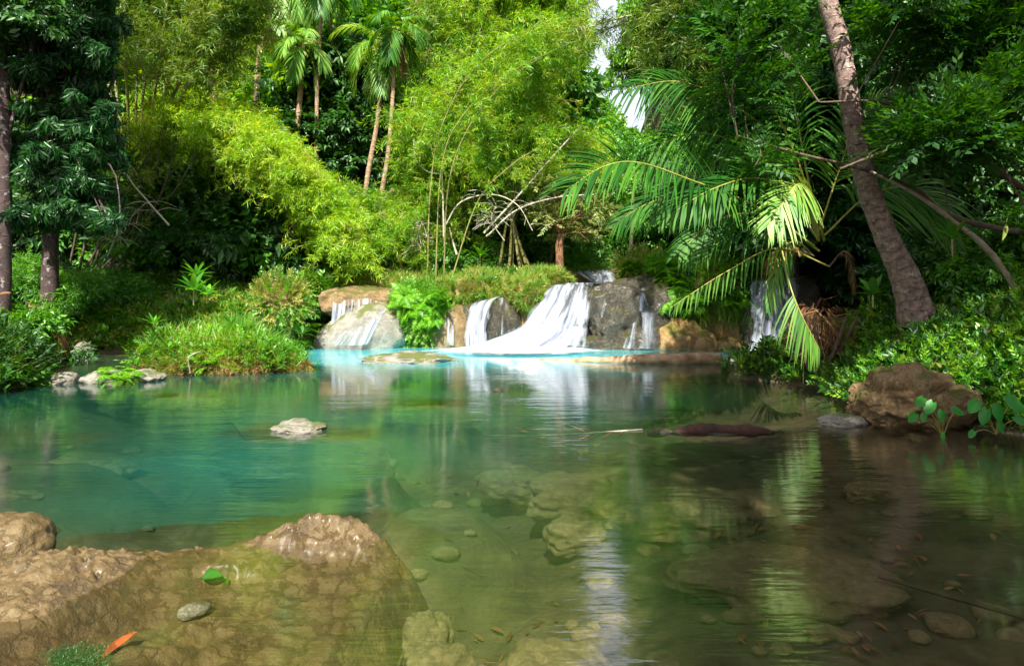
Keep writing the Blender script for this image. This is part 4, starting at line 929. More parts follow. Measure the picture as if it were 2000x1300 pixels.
def trunk_line(P):   # a gap in the leaves around the leaning trunk, where it pushed through them
    s = (P[:, 0]+.0)/P[:, 1]*F+1000; q = HZ-(P[:, 2]-CH)*F/P[:, 1]; c = np.interp(q, TL[:, 1], TL[:, 0])
    return (np.abs(s-c) < 85) & (P[:, 1] < 9.2) & (R.random(len(P)) < .93)
# right side leafy trees with small leaves, behind and before the big trunk
b = V(8.6, 9.5, GZ(8.6, 9.5))
br = [[b, W(1880, 430, 9), W(1790, 370, 8.8), W(1700, 335, 8.5), W(1560, 300, 8.2), W(1440, 265, 8.)],
      [b, W(1950, 300, 8.6), W(1830, 240, 8.2), W(1720, 200, 7.9), W(1600, 200, 7.6)],
      [b, W(1960, 340, 8.4), W(1840, 250, 8.), W(1740, 290, 7.8), W(1640, 330, 7.6)]]
t = thing('broadleaf_tree', 'dark small leaved tree spreading long branches in front of the leaning palm trunk', 'tree', b)
g = Geo()
for q in br: tube(g, curve(q, 30), np.linspace(.045, .010, 30), 7)
bl = line_blobs(42, 1760, 2060, -160, 330, 7, 8.6, .25, .45, 7)+line_blobs(9, 1420, 1580, 10, 330, 7.6, 8.6, .15, .28, 8)+line_blobs(7, 1400, 1560, -120, 60, 8, 9.5, .3, .4, 12)+line_blobs(7, 1620, 1720, 130, 360, 7.6, 8.3, .06, .13, 9)
for q in bl[::2]:
    k = np.vstack([curve(x_, 30) for x_ in br]); k = k[np.argmin(np.linalg.norm(k-V(*q[:3]), axis=1))]
    if not (q[0]/q[1]*F+1000 < 1720 and k[0]/k[1]*F+1000 > 1640): limb(g, k, V(*q[:3]), .010, .004, .05, 6)
mk('limbs', g, M['bark'], t, b)
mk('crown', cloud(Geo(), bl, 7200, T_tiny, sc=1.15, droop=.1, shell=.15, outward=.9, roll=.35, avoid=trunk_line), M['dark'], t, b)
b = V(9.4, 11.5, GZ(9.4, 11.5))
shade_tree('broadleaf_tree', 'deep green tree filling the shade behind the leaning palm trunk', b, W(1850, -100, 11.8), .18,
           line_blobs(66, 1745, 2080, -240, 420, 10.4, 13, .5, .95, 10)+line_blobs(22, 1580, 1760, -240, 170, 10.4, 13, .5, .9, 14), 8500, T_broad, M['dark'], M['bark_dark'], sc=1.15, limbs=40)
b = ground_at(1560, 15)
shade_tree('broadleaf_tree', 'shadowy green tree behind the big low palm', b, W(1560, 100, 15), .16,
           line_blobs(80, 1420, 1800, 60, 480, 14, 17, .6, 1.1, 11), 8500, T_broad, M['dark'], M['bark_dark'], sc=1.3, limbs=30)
b = ground_at(1320, 20)
shade_tree('broadleaf_tree', 'green bushy tree behind the fern covered overhang', b, W(1320, 330, 20), .12,
           line_blobs(34, 1270, 1450, 280, 490, 18.5, 21, .5, .9, 13), 3800, T_broad, M['green'], M['bark'], sc=1.2)
b = V(8.0, 8.0, GZ(8, 8))
p = curve([W(2010, 610, 8.4), W(1940, 500, 8.3), W(1860, 430, 8.2), W(1780, 375, 8.1), W(1700, 335, 8.)], 40)
g, uv = tube_uv(p, .036*np.linspace(1.1, .4, 40), 10, 2, .01)
tag(mk('leaning_branch', g, M['bark_pale'], uv=uv, smooth=True), 'pale lichen spotted branch slanting down to the right edge', 'branch')
for i, q in enumerate([[(1865, 480, 8.6), (1848, 380, 8.5), (1845, 300, 8.5)], [(2000, 400, 8.), (1960, 330, 8.), (1905, 230, 8.1)], [(2010, 275, 8.), (1930, 240, 8.), (1840, 235, 8.2)]]):
    log('hanging_vine', ['bare vine hanging straight down in the dark right thicket', 'brown vine slanting across the right edge', 'bare twig arching left from the right edge'][i], [W(*k) for k in q], [.014, .012, .008], M['bark'], .003, 'vine', 6)
# added unseen trees, crowns placed to cast shade on both sides of the river
def over(label, b, bl, n, mat='dark', sc=1.5): 
    return shade_tree('broadleaf_tree', label, b, b+V(0, 0, 7), .2, bl, n, T_broad, M[mat], M['bark_dark'], sc=sc, limbs=10)
r_ = np.random.default_rng(5)
over('unseen tree added to shade the right bank and near water', V(7.2, -3, 1.4), [(r_.uniform(.9, 6), r_.uniform(-6., -.4), r_.uniform(6.3, 8.5), r_.uniform(.5, .95)) for _ in range(52)]+[(r_.uniform(6.0, 11.5), r_.uniform(-1., 3.6), r_.uniform(7., 9.), r_.uniform(.6, 1.1)) for _ in range(75)], 18000)
over('unseen tree added to shade the left bank', V(-15, 6., 1.), [(r_.uniform(-17, -12.), r_.uniform(2, 10), r_.uniform(6, 10), r_.uniform(.7, 1.2)) for _ in range(50)], 4500)

# ---- hillside and background trees: prototypes copied with obj.copy()
def proto(name, label, cat, h, rad, n, T, mat, bark, sc, group, nb=16, seed=0):
    r = np.random.default_rng(seed); o = V(0, 0, 0)
    bl = [(r.normal()*rad*.45, r.normal()*rad*.45, h*r.uniform(.38, .95), rad*r.uniform(.25, .5)) for _ in range(nb)]
    return shade_tree(name, label, o, V(0, 0, h*.8), h*.02, bl, n, T, mat, bark, sc=sc, limbs=6, group=group)
PR = []
for i in range(4):
    PR.append(proto('hill_tree', 'tree', 'tree', 8.5, 3.4, 3400, T_far, [M['far_leaf'], M['far_dark'], M['far_leaf'], M['far_dark']][i], M['bark'], 1., 'trees covering the hillside behind', 20, 70+i))
PB = []
for i in range(3):
    g0 = V(0, 0, 0); cl = [arch(V(R.normal()*.4, R.normal()*.4, 0), R.uniform(0, 6.28), .5, R.uniform(7, 10.5), R.uniform(2, 4)) for _ in range(9)]
    PB.append(bamboo('bamboo', cl, [M['bam_mid'], M['bam_bright'], M['bam_olive']][i], T_bamfar, g0, per=20, spr=8, bl=1.9, t0=.2, r=.05, tw=False, group='bamboo clumps covering the hillside behind'))
spots = []
r_ = np.random.default_rng(3)
for Y_, k in [(28, 13), (33, 14), (39, 14), (46, 14), (54, 14), (64, 12)]:
    for j in range(k):
        spots.append((-150+2300*(j+r_.uniform(.1, .9))/k, Y_+r_.uniform(-2, 2)))
usedT = [0]*4; usedB = [0]*3
for (px, Y_) in spots:
    if 1080 < px < 1380 and Y_ < 50: continue
    gap = math.exp(-((px-1225)/170)**2)
    x = (px-1000)/F*Y_; z_ = GZ(x, Y_)-.2; s = r_.uniform(.85, 1.2)*(1-.7*gap); rz = r_.uniform(0, 6.28)
    side = 'left of the palms' if px < 700 else ('behind the centre bamboo' if px < 1100 else ('beside the sky gap' if px < 1350 else 'behind the right bank'))
    dist = 'near the foot' if Y_ < 31 else ('half way up' if Y_ < 50 else 'at the top')
    if r_.random() < .45:
        k = r_.integers(0, 3); lab = ['green', 'yellow green', 'olive'][k]+' bamboo clump '+dist+' of the forested hillside, '+side
        if not usedB[k]: o = PB[k]; usedB[k] = 1; o.location = (x, Y_, z_); o.scale = (s, s, s); o.rotation_euler = (0, 0, rz); o['label'] = lab
        else: o = dup(PB[k], (x, Y_, z_), rz, s, lab)
    else:
        k = r_.integers(0, 4); lab = ['bright leafy', 'dark leafy', 'spreading green', 'spreading dark'][k]+' tree '+dist+' of the forested hillside, '+side
        if not usedT[k]: o = PR[k]; usedT[k] = 1; o.location = (x, Y_, z_); o.scale = (s, s, s); o.rotation_euler = (0, 0, rz); o['label'] = lab
        else: o = dup(PR[k], (x, Y_, z_), rz, s, lab)
    o['group'] = lab+' (look-alikes)'
for px, Y_, s, k in [(1180, 31, .78, 0), (1245, 33, .62, 2), (1120, 29, .8, 0), (1375, 28, .8, 1), (1300, 48, 1.1, 0), (1340, 44, 1.2, 2), (1290, 60, 1.3, 1), (1335, 62, 1.5, 0),  (1262, 56, 1.5, 0), (1285, 64, 1.7, 2), (1310, 58, 1.6, 0), (1345, 66, 1.7, 0), (1430, 27, .95, 0), (1020, 28, 1., 2)]:
    dup(PR[k], ground_at(px, Y_), R.uniform(0, 6), (s*.55, s*.55, s), '%s tree %s the sky gap above the upper cascade' % (['bright leafy', 'dark leafy', 'bright spreading'][k], 'left of' if px < 1190 else 'right of'), 'trees around the sky gap')
# mid-ground bushes in the forest edge
def bushproto(mat, T, n, seed, r=1., sc=1.):
    rr = np.random.default_rng(seed); o = bpy.data.objects.new('bush', None); COL.objects.link(o); tag(o, 'bush', 'bush')
    bl = [(rr.normal()*.5*r, rr.normal()*.5*r, r*rr.uniform(.2, .9), r*rr.uniform(.3, .5)) for _ in range(9)]
    mk('foliage', cloud(Geo(), bl, n, T, sc=sc, shell=.3), mat, o)
    g = Geo()
    for q in bl: tube(g, curve([V(0, 0, -.2), V(q[0]*.5, q[1]*.5, q[2]*.6), V(*q[:3])], 6), .015, 4)
    mk('stems', g, M['bark'], o); return o
BP = [bushproto(M['green'], T_broad, 800, 1), bushproto(M['dark'], T_broad, 800, 2), bushproto(M['dark'], T_tiny, 1100, 3, sc=1.3), bushproto(M['green'], T_bam, 800, 4), bushproto(M['cover'], T_herb, 1300, 5, .9)]
BN = ['green leafy', 'dark leafy', 'dark feathery', 'bamboo like', 'olive low']
used = [0]*5
def bush(k, px, Y_, s, where, x=None):
    p = ground_at(px, Y_); lab = BN[k]+' bush '+where
    if not used[k]: o = BP[k]; used[k] = 1; o.location = p; o.scale = (s,)*3; o['label'] = lab
    else: o = dup(BP[k], p, R.uniform(0, 6.28), s*R.uniform(.85, 1.15), lab)
    o['group'] = 'bushes '+where
for px in range(-60, 740, 42): bush(R.choice([1, 2, 1, 0]), px+R.uniform(-15, 15), R.uniform(17.5, 19.5), 1.3, 'in the shade under the arching left bamboo')
for px in range(-60, 760, 60): bush(R.choice([1, 2, 1]), px+R.uniform(-15, 15), R.uniform(20, 22), 2.4, 'in the dark forest edge behind the left bamboo') if px < 640 else None
for px in range(740, 1330, 46): bush(R.choice([0, 1, 3, 2]), px+R.uniform(-15, 15), R.uniform(20.5, 22.5), 1.5, 'in the undergrowth behind the falls')
for px in range(-40, 210, 40): bush(R.choice([0, 3, 2]), px+R.uniform(-10, 10), R.uniform(13.8, 15.5), .8, 'at the foot of the dark left trees')
for px, Y_ in [(-10, 11.9), (25, 11.2), (70, 12.8), (130, 14.8), (185, 15.2)]: bush(R.choice([0, 1]), px, Y_, .7, 'on the far left bank above the inlet')
for px in range(640, 900, 40): bush([4, 0, 3][px//40 % 3], px, R.uniform(17.6, 18.6), .75, 'along the grass left of the falls')
for px in range(1590, 1800, 34): bush(R.choice([0, 1]), px, R.uniform(16, 17.5), 1.5, 'in the shade behind the right waterfall')
for px in range(1790, 2080, 48): bush(R.choice([1, 2, 1]), px, R.uniform(11.5, 13.5), .95, 'in the dark behind the right bank')
for px in range(1830, 2100, 60): bush(R.choice([0, 1, 2]), px, R.uniform(8.8, 9.8), .6, 'right of the leaning palm foot')

# ---- ferns, herbs, grass
def fernT(n=11, L=.6, seed=0):
    r = np.random.default_rng(seed); g = Geo()
    for i in range(n):
        az = i*2.4+r.uniform(-.3, .3); el = r.uniform(.25, 1.1); l = L*r.uniform(.7, 1.1); d = V(math.cos(az), math.sin(az), 0)
        pos = V(0, 0, 0); p = [pos]; e = el
        for k in range(6): pos = pos+(d*math.cos(e)+V(0, 0, math.sin(e)))*l/6; e -= .32; p.append(pos)
        p = curve(p, 30); t = np.linspace(.15, .99, 18); ii = (t*29).astype(int); P = p[ii]; T_ = nrm(np.gradient(p, axis=0))[ii]
        S = nrm(np.cross(T_, V(0, 0, 1)))
        for s in (-1, 1):
            ln = l*.30*np.sin(np.pi*(.18+.8*t))**.8; D = S*s+T_*.35+V(0, 0, -.15)
            Fm = frames(D, V(0, 0, 1)+0*D)*ln[:, None, None]; g.inst(leaf_s(1., .26, .15), Fm, P)
        tube(g, p[::5], .004, 3)
    return g
FP = [mk('fern', fernT(11, .6, i), M['fern'], smooth=False) for i in range(3)]
for o in FP: tag(o, 'fern', 'fern')
ful = [0]*3
def fern(p, s, lab, grp, tilt=(0, 0)):
    k = int(R.integers(0, 3))
    if not ful[k]: ful[k] = 1; o = FP[k]; o.location = p; o.scale = (s,)*3; o.rotation_euler = (tilt[0], tilt[1], 0)
    else: o = dup(FP[k], p, R.uniform(0, 6.28), s, tilt=tilt)
    o['label'] = lab; o['group'] = grp
for i in range(26): fern(ground_at(R.uniform(180, 620), R.uniform(14.6, 17)), R.uniform(.8, 1.3), 'green fern on the left bank slope behind the grassy islet', 'ferns on the left bank slope')
for i in range(22): fern(W(R.uniform(772, 862), R.uniform(578, 645), 14.8+R.uniform(0, .25)), R.uniform(.55, .8), 'fern hanging on the green mound between the left ledge and the trickle', 'ferns on the mound left of the trickle', tilt=(.9, 0))
for i in range(70):
    px = R.uniform(1290, 1500); py = R.uniform(505, 600)
    fern(W(px, py, 14.75+(600-py)*.009), R.uniform(.6, .95), 'fern covering the overhang left of the right waterfall', 'ferns covering the overhang', tilt=(R.uniform(.3, .9), 0))
for i in range(10): fern(W(R.uniform(1220, 1280), R.uniform(512, 535), 16.2), R.uniform(.45, .65), 'fern on the round tuft above the large dark rock', 'ferns on the round tuft', tilt=(.4, 0))
for i in range(8): fern(ground_at(R.uniform(5, 100), R.uniform(9.3, 9.9))+V(0, 0, .05), R.uniform(.5, .8), 'fern overhanging the water at the left edge', 'ferns overhanging the water at the left edge', tilt=(.4, 0))
for i, (px, py) in enumerate([(218, 735), (235, 728), (205, 728), (250, 738), (228, 745)]): fern(onw(px, py, .08), .55, 'fern tuft growing on the low stone sill at left', 'fern tuft on the stone sill')
for i in range(44): 
    px = R.uniform(1520, 2000); p = ground_at(px, R.uniform(7.6, 10.6))
    if p[2] > .1: fern(p, R.uniform(.4, .7), 'dark fern in the undergrowth of the right bank', 'ferns on the right bank')
for i in range(12): fern(ground_at(R.uniform(560, 1080), R.uniform(16.8, 17.8)), R.uniform(.6, .9), 'fern at the grass edge above the falls', 'ferns at the grass edge above the falls')
# broad leaved young plant on the left bank
def rosette(label, p, n, L, w, stem=.5, mat='green', cat='plant'):
    t = thing('broadleaf_plant', label, cat, p); g = Geo(); tube(g, [p, p+V(0, 0, stem)], .012, 5); mk('stem', g, M['culm'], t, p)
    g = Geo(); az = np.arange(n)*2.4; el = np.linspace(.1, 1.2, n)
    D = np.stack([np.cos(az)*np.cos(el), np.sin(az)*np.cos(el), np.sin(el)], -1)
    g.inst(oval(L, w), frames(D, V(0, 0, 1)+0*D)*R.uniform(.8, 1.1, n)[:, None, None], np.repeat((p+V(0, 0, stem))[None], n, 0)+D*.03); mk('leaves', g, M[mat], t, p, smooth=True)
rosette('young plant with long glossy leaves on the left bank above the islet', W(378, 596, 12.6), 13, .42, .11, .28, 'fern')
rosette('taller young plant with upright leaves behind the glossy one', W(383, 560, 13.2), 14, .38, .07, .22, 'fern')
rosette('smaller leafy seedling right of the glossy plant', W(405, 592, 12.4), 10, .3, .09, .15, 'fern')
rosette('pale leaved seedling in the undergrowth right of the left bamboo', W(545, 525, 17), 9, .5, .13, .3, 'green')
rosette('leafy seedling in the grass above the second waterfall', W(938, 512, 17.2), 11, .4, .09, .15, 'fern')
rosette('broad leaved plant in front of the leaning palm foot', W(1705, 600, 8.2), 9, .26, .1, .15, 'green')
rosette('green leaved plant on the right below the slanting branch', W(1860, 500, 8.0), 12, .3, .07, .2, 'green')
# taro plants at the right shore
def taro(label, p, leaves):
    t = thing('taro_plant', label, 'plant', p)
    for (px, py, s, roll, yaw) in leaves:
        e = W(px, py, p[1]-.05)
        g = Geo(); tube(g, curve([p, (p+e)/2+V(0, 0, .04), e], 8), .0035, 4)
        a = np.linspace(0, 2*np.pi, 25)[:-1]
        rr = s*(1-.32*np.cos(a))*(1-.42*np.exp(-((a-np.pi)/.28)**2)) if False else None
        # heart outline, tip forward (+y), lobes behind
        th = np.linspace(-np.pi, np.pi, 28, endpoint=False)
        hx = .40*np.sin(th)*(1+.12*np.cos(th))*1.0; hy = np.cos(th)*.62-.25*np.exp(-(np.abs(np.abs(th)-np.pi)/.35)**2)*-1.2+.18*np.maximum(0, np.cos(th))**6
        v = np.stack([hx*s, hy*s, -.25*s*(hx**2)*2-.12*s*np.maximum(hy, 0)**2], -1); v = np.vstack([[[0, .05*s, .02*s]], v])
        k = np.arange(28); q = np.stack([np.zeros(28, int), k+1, (k+1) % 28+1, (k+1) % 28+1], -1)
        D = V(math.cos(yaw)*.8, -.5+.4*math.sin(yaw), -.55); up = V(roll, -.75, .65)
        gl = Geo(); gl.inst((v, q), frames(D[None], up[None]), e[None])
        o = mk('leaf', gl, M['taro'], t, p, smooth=True); o2 = mk('leaf_stalk', g, M['culm_y'], o, None)
        o2.data.transform(__import__('mathutils').Matrix.Translation(tuple(-p)))
pt = onw(1842, 852, 0)
taro('heart leaved water plant in front of the tan boulder', pt, [(1800, 782, .115, .2, 2.6), (1818, 792, .13, .1, 2.2), (1785, 812, .11, .2, 2.8), (1805, 812, .08, 0, 1.8), (1840, 808, .10, 0, 1.6), (1868, 800, .10, -.2, .4), (1842, 850, .06, 0, 1.6)])
pt = onw(1945, 848, .05)
taro('larger heart leaved water plant at the right edge', pt, [(1905, 790, .14, .2, 2.6), (1925, 808, .14, .1, 1.9), (1950, 800, .15, 0, 1.5), (1978, 782, .18, -.1, .8), (1990, 818, .12, -.2, .4), (1955, 830, .09, 0, 1.5), (1900, 845, .08, .1, 2.4)])

def region(px0, px1, Y0, Y1, n, zmin=.05, zmax=9, cond=None):
    Y_ = np.exp(R.uniform(math.log(Y0), math.log(Y1), n)); px = R.uniform(px0, px1, n); x = (px-1000)/F*Y_
    z_ = gz(x, Y_); k = (z_ > zmin) & (z_ < zmax) & ~((np.abs(px-1160) < 62) & (Y_ < 21) & (Y_ > 14))
    if cond is not None: k &= cond(x, Y_, z_)
    return np.stack([x, Y_, z_], -1)[k]
def gnorm(P):
    e = .06; zx = (gz(P[:, 0]+e, P[:, 1])-gz(P[:, 0]-e, P[:, 1]))/(2*e); zy = (gz(P[:, 0], P[:, 1]+e)-gz(P[:, 0], P[:, 1]-e))/(2*e)
    return nrm(np.stack([-zx, -zy, np.ones(len(P))], -1))
def cover(name, P, T, mat, sc, label=None, lift=.03, hang=0., upw=.5):
    nr = gnorm(P); m = len(P)
    D = nr*.6+rdir(m)*.8+V(0, 0, upw)+V(0, -1, -1)*hang
    g = scatter(Geo(), T, P+nr*lift*R.random((m, 1))*3, D, sc=sc*R.uniform(.6, 1.3, m), roll=.7)
    return tag(mk(name, g, mat), label, None, None, 'stuff')
T_gr = [tuft(12, .26, .011, i) for i in range(4)]
T_gl = [tuft(12, .42, .012, 9+i) for i in range(4)]
def grass(name, P, T, mat, sc, out=.3, hang=0., label=None):
    nr = gnorm(P); m = len(P)
    D = V(0, 0, 1)*(1-hang)+nr*out+rdir(m)*.35+V(0, -.8, -1.3)*hang
    return tag(mk(name, scatter(Geo(), T, P, D, up=rdir(m), sc=sc*R.uniform(.6, 1.25, m)), mat), label, None, None, 'stuff')
isl = lambda x, y, z: ((x+4.95)/2.1)**2+((y-11.5)/1.15)**2 < 1
notisl = lambda x, y, z: ~isl(x, y, z)
# left bank ground cover
cover('ground_cover', region(-80, 640, 10, 21, 13000, .06, 6, notisl), T_herb, M['cover'], 1.2); cover('ground_cover', region(180, 640, 12.5, 17.5, 5000, .06, 6, notisl), T_herb, M['grass'], .9)
cover('ground_cover', region(-80, 640, 12, 21, 5000, .3, 6, notisl), T_bam, M['green'], .9)
cover('leaf_litter', region(-80, 640, 10, 16, 3500, .05, 2, notisl), T_herb, M['dry'], 1.)
grass('grass', region(560, 1110, 15.4, 20, 9000, .8, 4), T_gr, M['grass'], 1.15)
grass('grass', region(150, 640, 12.5, 17, 4500, .05, 2, notisl), T_gr, M['grass'], 1.)
cover('ground_cover', region(560, 1500, 16.2, 23, 7000, .8, 5), T_herb, M['cover'], 1.5)
# islet
P = region(150, 660, 9.8, 12.8, 130000, .03, 2, isl)
grass('islet_grass', P[:420], T_gl, M['grass'], 1.)
top = P[P[:, 2] > .42]
k_ = fbm(xyz(top[:, 0], top[:, 1])*1.8, 2) > .02; grass('islet_grass', top[k_][:300], T_gl, M['fern'], .95)
grass('dry_grass', P[2000:5000], T_gr, M['dry'], .75, .8, .8)
cover('islet_ground_cover', P[5000:6400][P[5000:6400, 2] > .22], T_herb, M['cover'], .75, hang=.2); cover('islet_leaf_litter', P[12000:13600][P[12000:13600, 2] < .35], T_herb, M['brown'], .6, hang=.6, lift=.01); cover('islet_ground_cover', P[10000:10260], T_broad, M['green'], .55, hang=.1)
cover('islet_ground_cover', P[8500:9000], T_tiny, M['fern'], .8, hang=.2)
for i in range(14): fern(P[20000+i*7]+V(0, 0, .02), R.uniform(.35, .7), 'fern growing on the grassy islet', 'ferns on the grassy islet', tilt=(.3, 0))
for i, (px, py, nn, L_, w_) in enumerate([(330, 690, 9, .16, .06), (300, 640, 10, .22, .05), (590, 660, 9, .18, .06), (520, 700, 8, .15, .05), (450, 640, 10, .20, .045)]):
    rosette(['small leafy herb low on the islet front', 'leafy herb at the left shoulder of the islet', 'leafy herb at the right tip of the islet', 'small herb near the waterline of the islet', 'herb standing on the islet crest'][i], W(px, py, 10.9+.2*i), nn, L_, w_, .06, ['green', 'fern'][i % 2])
# near left bank
P = region(-120, 120, 8.6, 11, 30000, .03, 2.5)
cover('bank_foliage', P[:1600], T_tiny, M['dark'], 1.2, hang=.3, upw=.7); grass('bank_grass', P[1600:3000], T_gl, M['cover'], 1., .6, .2)
cover('bank_foliage', P[3000:4200], T_herb, M['green'], 1.2)
# right bank
P = region(1420, 2100, 6.7, 14, 70000, .03, 4, lambda x, y, z: (x > 2.5) & ~((x/y*F+1000 < 1545) & (y > 11)) & ~((x/y*F+1000 < 1500) & (y > 10.6) & (R.random(len(x)) < .5)))
cover('bank_foliage', P[:6000], T_herb, M['dark'], .85)
cover('bank_foliage', P[9000:13500], T_herb, M['cover'], .8)
cover('bank_foliage', P[13500:16500], T_tiny, M['fern'], .7)
grass('bank_grass', P[17000:20000], T_gr, M['cover'], .8, .7)
cover('leaf_litter', P[20000:23000], T_herb, M['brown'], .5, lift=.01)
pl = R.uniform(750, 2050, 900); ql = R.uniform(850, 1320, 900); sl = 2.0/(ql-HZ); xl, yl = (pl-1000)*sl, sl*F; zl = gz(xl, yl)
ok_ = (zl < -.12) & (fbm(xyz(xl, yl)*1.2, 2) > -.05); PL = np.stack([xl, yl, zl+.02], -1)[ok_]; dl = rdir(len(PL))*V(1, 1, .12)
tag(mk('sunken_leaf_litter', scatter(Geo(), [oval(.09, .035, .1, .2), oval(.07, .03, -.2, .3), leaf(.16, .012)], PL, dl, up=V(0, 0, 1)+rdir(len(PL))*.25, sc=R.uniform(.6, 1.3, len(PL))), M['brown']), kind='stuff')
# falls ledge: turf mounds on the rock, with grass hanging over the lip
def turf(label, x0, x1, yt, yb, Y_, dp, seed, mats=('grass', 'dry', 'cover'), n=900, T=None, hang=.5):
    a = W(x0, yt, Y_); b_ = W(x1, yb, Y_); c = (a+b_)/2; r = V((b_[0]-a[0])/2, dp, (a[2]-b_[2])/2)
    t = thing('turf_mound', label, 'turf mound', c)
    v, q = ico(4); vv = v*(1+.45*fbm(v*2.2+seed, 3))[:, None]*r; mk('soil', Geo().add(vv, q), M['rock_warm'], t, smooth=True)
    for k, mt in enumerate(mats):
        u = rdir(n*3); u = u[u[:, 1] < .45][:n]; u = u[fbm(u*2.6+seed+k*5, 2) > -.12]; P0 = u*(1+.45*fbm(u*2.2+seed, 3))[:, None]*r
        m = len(P0); up_ = u[:, 2:3]
        D = u*.7+V(0, 0, 1)*np.maximum(up_, 0)+V(0, -.2, -1)*hang*np.maximum(.6-up_, 0)+rdir(m)*.4
        o = mk('turf', scatter(Geo(), (T or T_gr) if k < 2 else T_herb, P0 if k < 2 else P0[::3], D if k < 2 else D[::3], sc=R.uniform(.5, 1., m)[:len(P0 if k < 2 else P0[::3])]), M[mt], t); o['kind'] = 'stuff'
turf('shaggy grass mound hanging over the ledge above the trickle', 858, 1000, 538, 600, 16.0, .6, 1, n=1100)
turf('green and brown turf clump between the second and the main waterfall', 1000, 1070, 545, 610, 15.7, .5, 2, n=600)
turf('bright grass strip on top beside the main waterfall lip', 1015, 1108, 530, 556, 16.9, .7, 3, n=900)
turf('leafy green mound between the left ledge and the thin trickle', 768, 868, 568, 672, 15.5, .5, 4, ('fern', 'cover', 'green'), 700, T_tiny)
turf('mossy overhang of ferns left of the right waterfall', 1280, 1505, 500, 610, 15.9, .9, 5, ('fern', 'fern', 'grass'), 2300, T_tiny, .9)
turf('round fern tuft on top of the large dark rock', 1212, 1285, 503, 545, 16.6, .4, 6, ('cover', 'dry', 'fern'), 350, T_tiny)
turf('brownish round shrub mound at the end of the left bank', 510, 585, 552, 640, 14.4, .5, 7, ('dry', 'green', 'cover'), 500, T_tiny)
turf('leafy knob above the cave at the left end of the falls', 585, 650, 545, 600, 16.2, .5, 8, ('green', 'cover', 'fern'), 400, T_broad)
turf('grassy strip above the left domed ledge', 640, 870, 540, 575, 16.7, .5, 9, n=1000)
# hanging roots and long blades under the overhang
m = 420; P = np.stack([np.interp(R.random(m), [0, 1], [3.55, 5.75]), 14.85+R.random(m)*.3, .75+.35*R.random(m)], -1)
D = V(0, -.15, -1)+rdir(m)*.18
tag(mk('hanging_grass', scatter(Geo(), [tuft(8, .55, .014, 40+i) for i in range(3)], P, D, up=rdir(m), sc=R.uniform(.6, 1.2, m)), M['cover']), kind='stuff')
# moss cushion on the foreground rock
pm = R.uniform(95, 215, 1500); qm = R.uniform(1262, 1330, 1500); ym = CH*F/(qm-HZ); xm = (pm-1000)*ym/F
zm = slabz(xm, ym); km = (fbm(xyz(xm, ym)*6, 2) > -.15) & (((pm-155)/62)**2+((qm-1300)/36)**2 < 1)
PM = np.stack([xm, ym, np.maximum(zm, 0)+.002], -1)[km]
tag(mk('moss', scatter(Geo(), [tuft(7, .022, .003, 90+i) for i in range(3)], PM, rdir(len(PM))*.6+V(0, 0, .8), up=rdir(len(PM)), sc=R.uniform(.4, .9, len(PM))), M['dark']), kind='stuff')
# loose leaves
def fleaf(label, p, L, w, mat, d, up): 
    g = Geo(); g.inst(oval(L, w, -.1, .5), frames(V(*d)[None], V(*up)[None]), V(*p)[None]); tube(g, [V(*p)-nrm(V(*d))*L*.25, V(*p)], .0015*L/.1, 3)
    tag(mk('fallen_leaf', g, M[mat], smooth=True), label, 'leaf')
m_or = simple('orange_leaf', (.42, .09, .02), .5, .6); M['orange'] = m_or
SZ = lambda x, y: float(slabz(np.array([x]), np.array([y]))[0])
x0, y0 = wp(195, 1222); x1, y1 = wp(248, 1196)
fleaf('curled orange leaf on the foreground rock', (x0, y0, SZ(x0, y0)+.012), .19, .05, 'orange', (x1-x0, y1-y0, SZ(x1, y1)-SZ(x0, y0)+.01), (-.2, -.7, .7))
x0, y0 = wp(395, 1096); fleaf('green leaf lying on the foreground rock ridge', (x0, y0, SZ(x0, y0)+.012), .12, .07, 'taro', (1, -.05, .05), (0, -.5, .8))
x0, y0 = wp(442, 1094); fleaf('tiny upright green leaf beside the lying green one', (x0, y0, SZ(x0, y0)+.005), .05, .025, 'green', (.3, 0, 1), (0, -1, 0))
x0, y0 = wp(420, 1094); fleaf('small green leaf right of the lying one', (x0, y0, SZ(x0, y0)+.01), .06, .04, 'taro', (1, .1, .05), (0, -.5, .8))
fleaf('pale dry leaf caught in the right bank undergrowth', W(1898, 722, 7.6), .16, .06, 'brown', (.6, -.2, -.5), (-.2, -.8, .6))
fleaf('large drooping yellowish leaf at the right edge', W(1965, 435, 7), .2, .05, 'dry', (-.3, 0, -1), (0, -1, 0))
fleaf('red tipped leaf poking in at the left edge', W(-5, 577, 9), .2, .06, 'brown', (1, 0, .1), (0, -.6, 1))
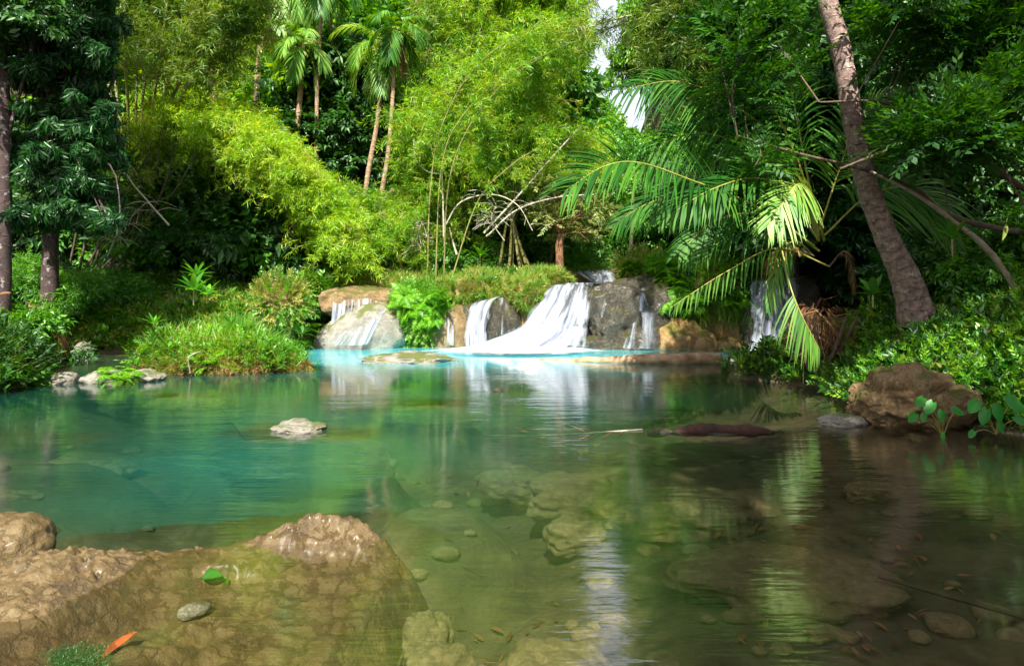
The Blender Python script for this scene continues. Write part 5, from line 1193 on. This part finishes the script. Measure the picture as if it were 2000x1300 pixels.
# ------------------------------------------------------------------ camera, light, sky
cam = bpy.data.cameras.new('camera'); co = bpy.data.objects.new('camera', cam); COL.objects.link(co)
co.location = (0, 0, CH); co.rotation_euler = (math.pi/2, 0, 0)
cam.sensor_fit = 'HORIZONTAL'; cam.sensor_width = 36; cam.lens = 36*F/2000; cam.shift_y = -(650-HZ)/2000
cam.clip_end = 1000; SC.camera = co
sd_ = nrm(V(-.08, -.66, .75))                       # direction towards the sun
el = math.asin(sd_[2]); az = math.atan2(sd_[0], sd_[1])
sun = bpy.data.lights.new('sun', 'SUN'); so = bpy.data.objects.new('sun', sun); COL.objects.link(so)
from mathutils import Vector
so.rotation_euler = Vector(sd_).to_track_quat('Z', 'Y').to_euler()
sun.energy = 5; sun.angle = math.radians(.6); sun.color = (1, .96, .87)
w = bpy.data.worlds.new('World'); SC.world = w; w.use_nodes = True; nt = w.node_tree; nt.nodes.clear()
sky = nt.nodes.new('ShaderNodeTexSky'); sky.sky_type = 'NISHITA'; sky.sun_disc = False; sky.sun_elevation = el; sky.sun_rotation = az
sky.dust_density = 3.5; sky.air_density = 1.3
bg = nt.nodes.new('ShaderNodeBackground'); bg.inputs['Strength'].default_value = .10
ou = nt.nodes.new('ShaderNodeOutputWorld'); cn = nt.nodes.new('ShaderNodeTexNoise'); cn.inputs['Scale'].default_value = 2.5; cn.inputs['Detail'].default_value = 5
cr = nt.nodes.new('ShaderNodeMapRange'); cr.inputs[1].default_value = .35; cr.inputs[2].default_value = .6; cr.inputs[3].default_value = .45; cr.inputs[4].default_value = .95; nt.links.new(cn.outputs[0], cr.inputs[0])
cm = nt.nodes.new('ShaderNodeMixRGB'); cm.inputs[2].default_value = (5.2, 5.3, 5.8, 1); nt.links.new(cr.outputs[0], cm.inputs[0]); nt.links.new(sky.outputs[0], cm.inputs[1]); nt.links.new(cm.outputs[0], bg.inputs[0]); nt.links.new(bg.outputs[0], ou.inputs[0])
SC.view_settings.view_transform = 'Standard'; SC.view_settings.look = 'None'; SC.view_settings.gamma = 1
SC.view_settings.exposure = 1.3
c = SC.cycles
c.max_bounces = 7; c.diffuse_bounces = 3; c.glossy_bounces = 3; c.transmission_bounces = 4; c.transparent_max_bounces = 12
c.caustics_reflective = False; c.caustics_refractive = False; c.sample_clamp_indirect = 6; c.use_denoising = True
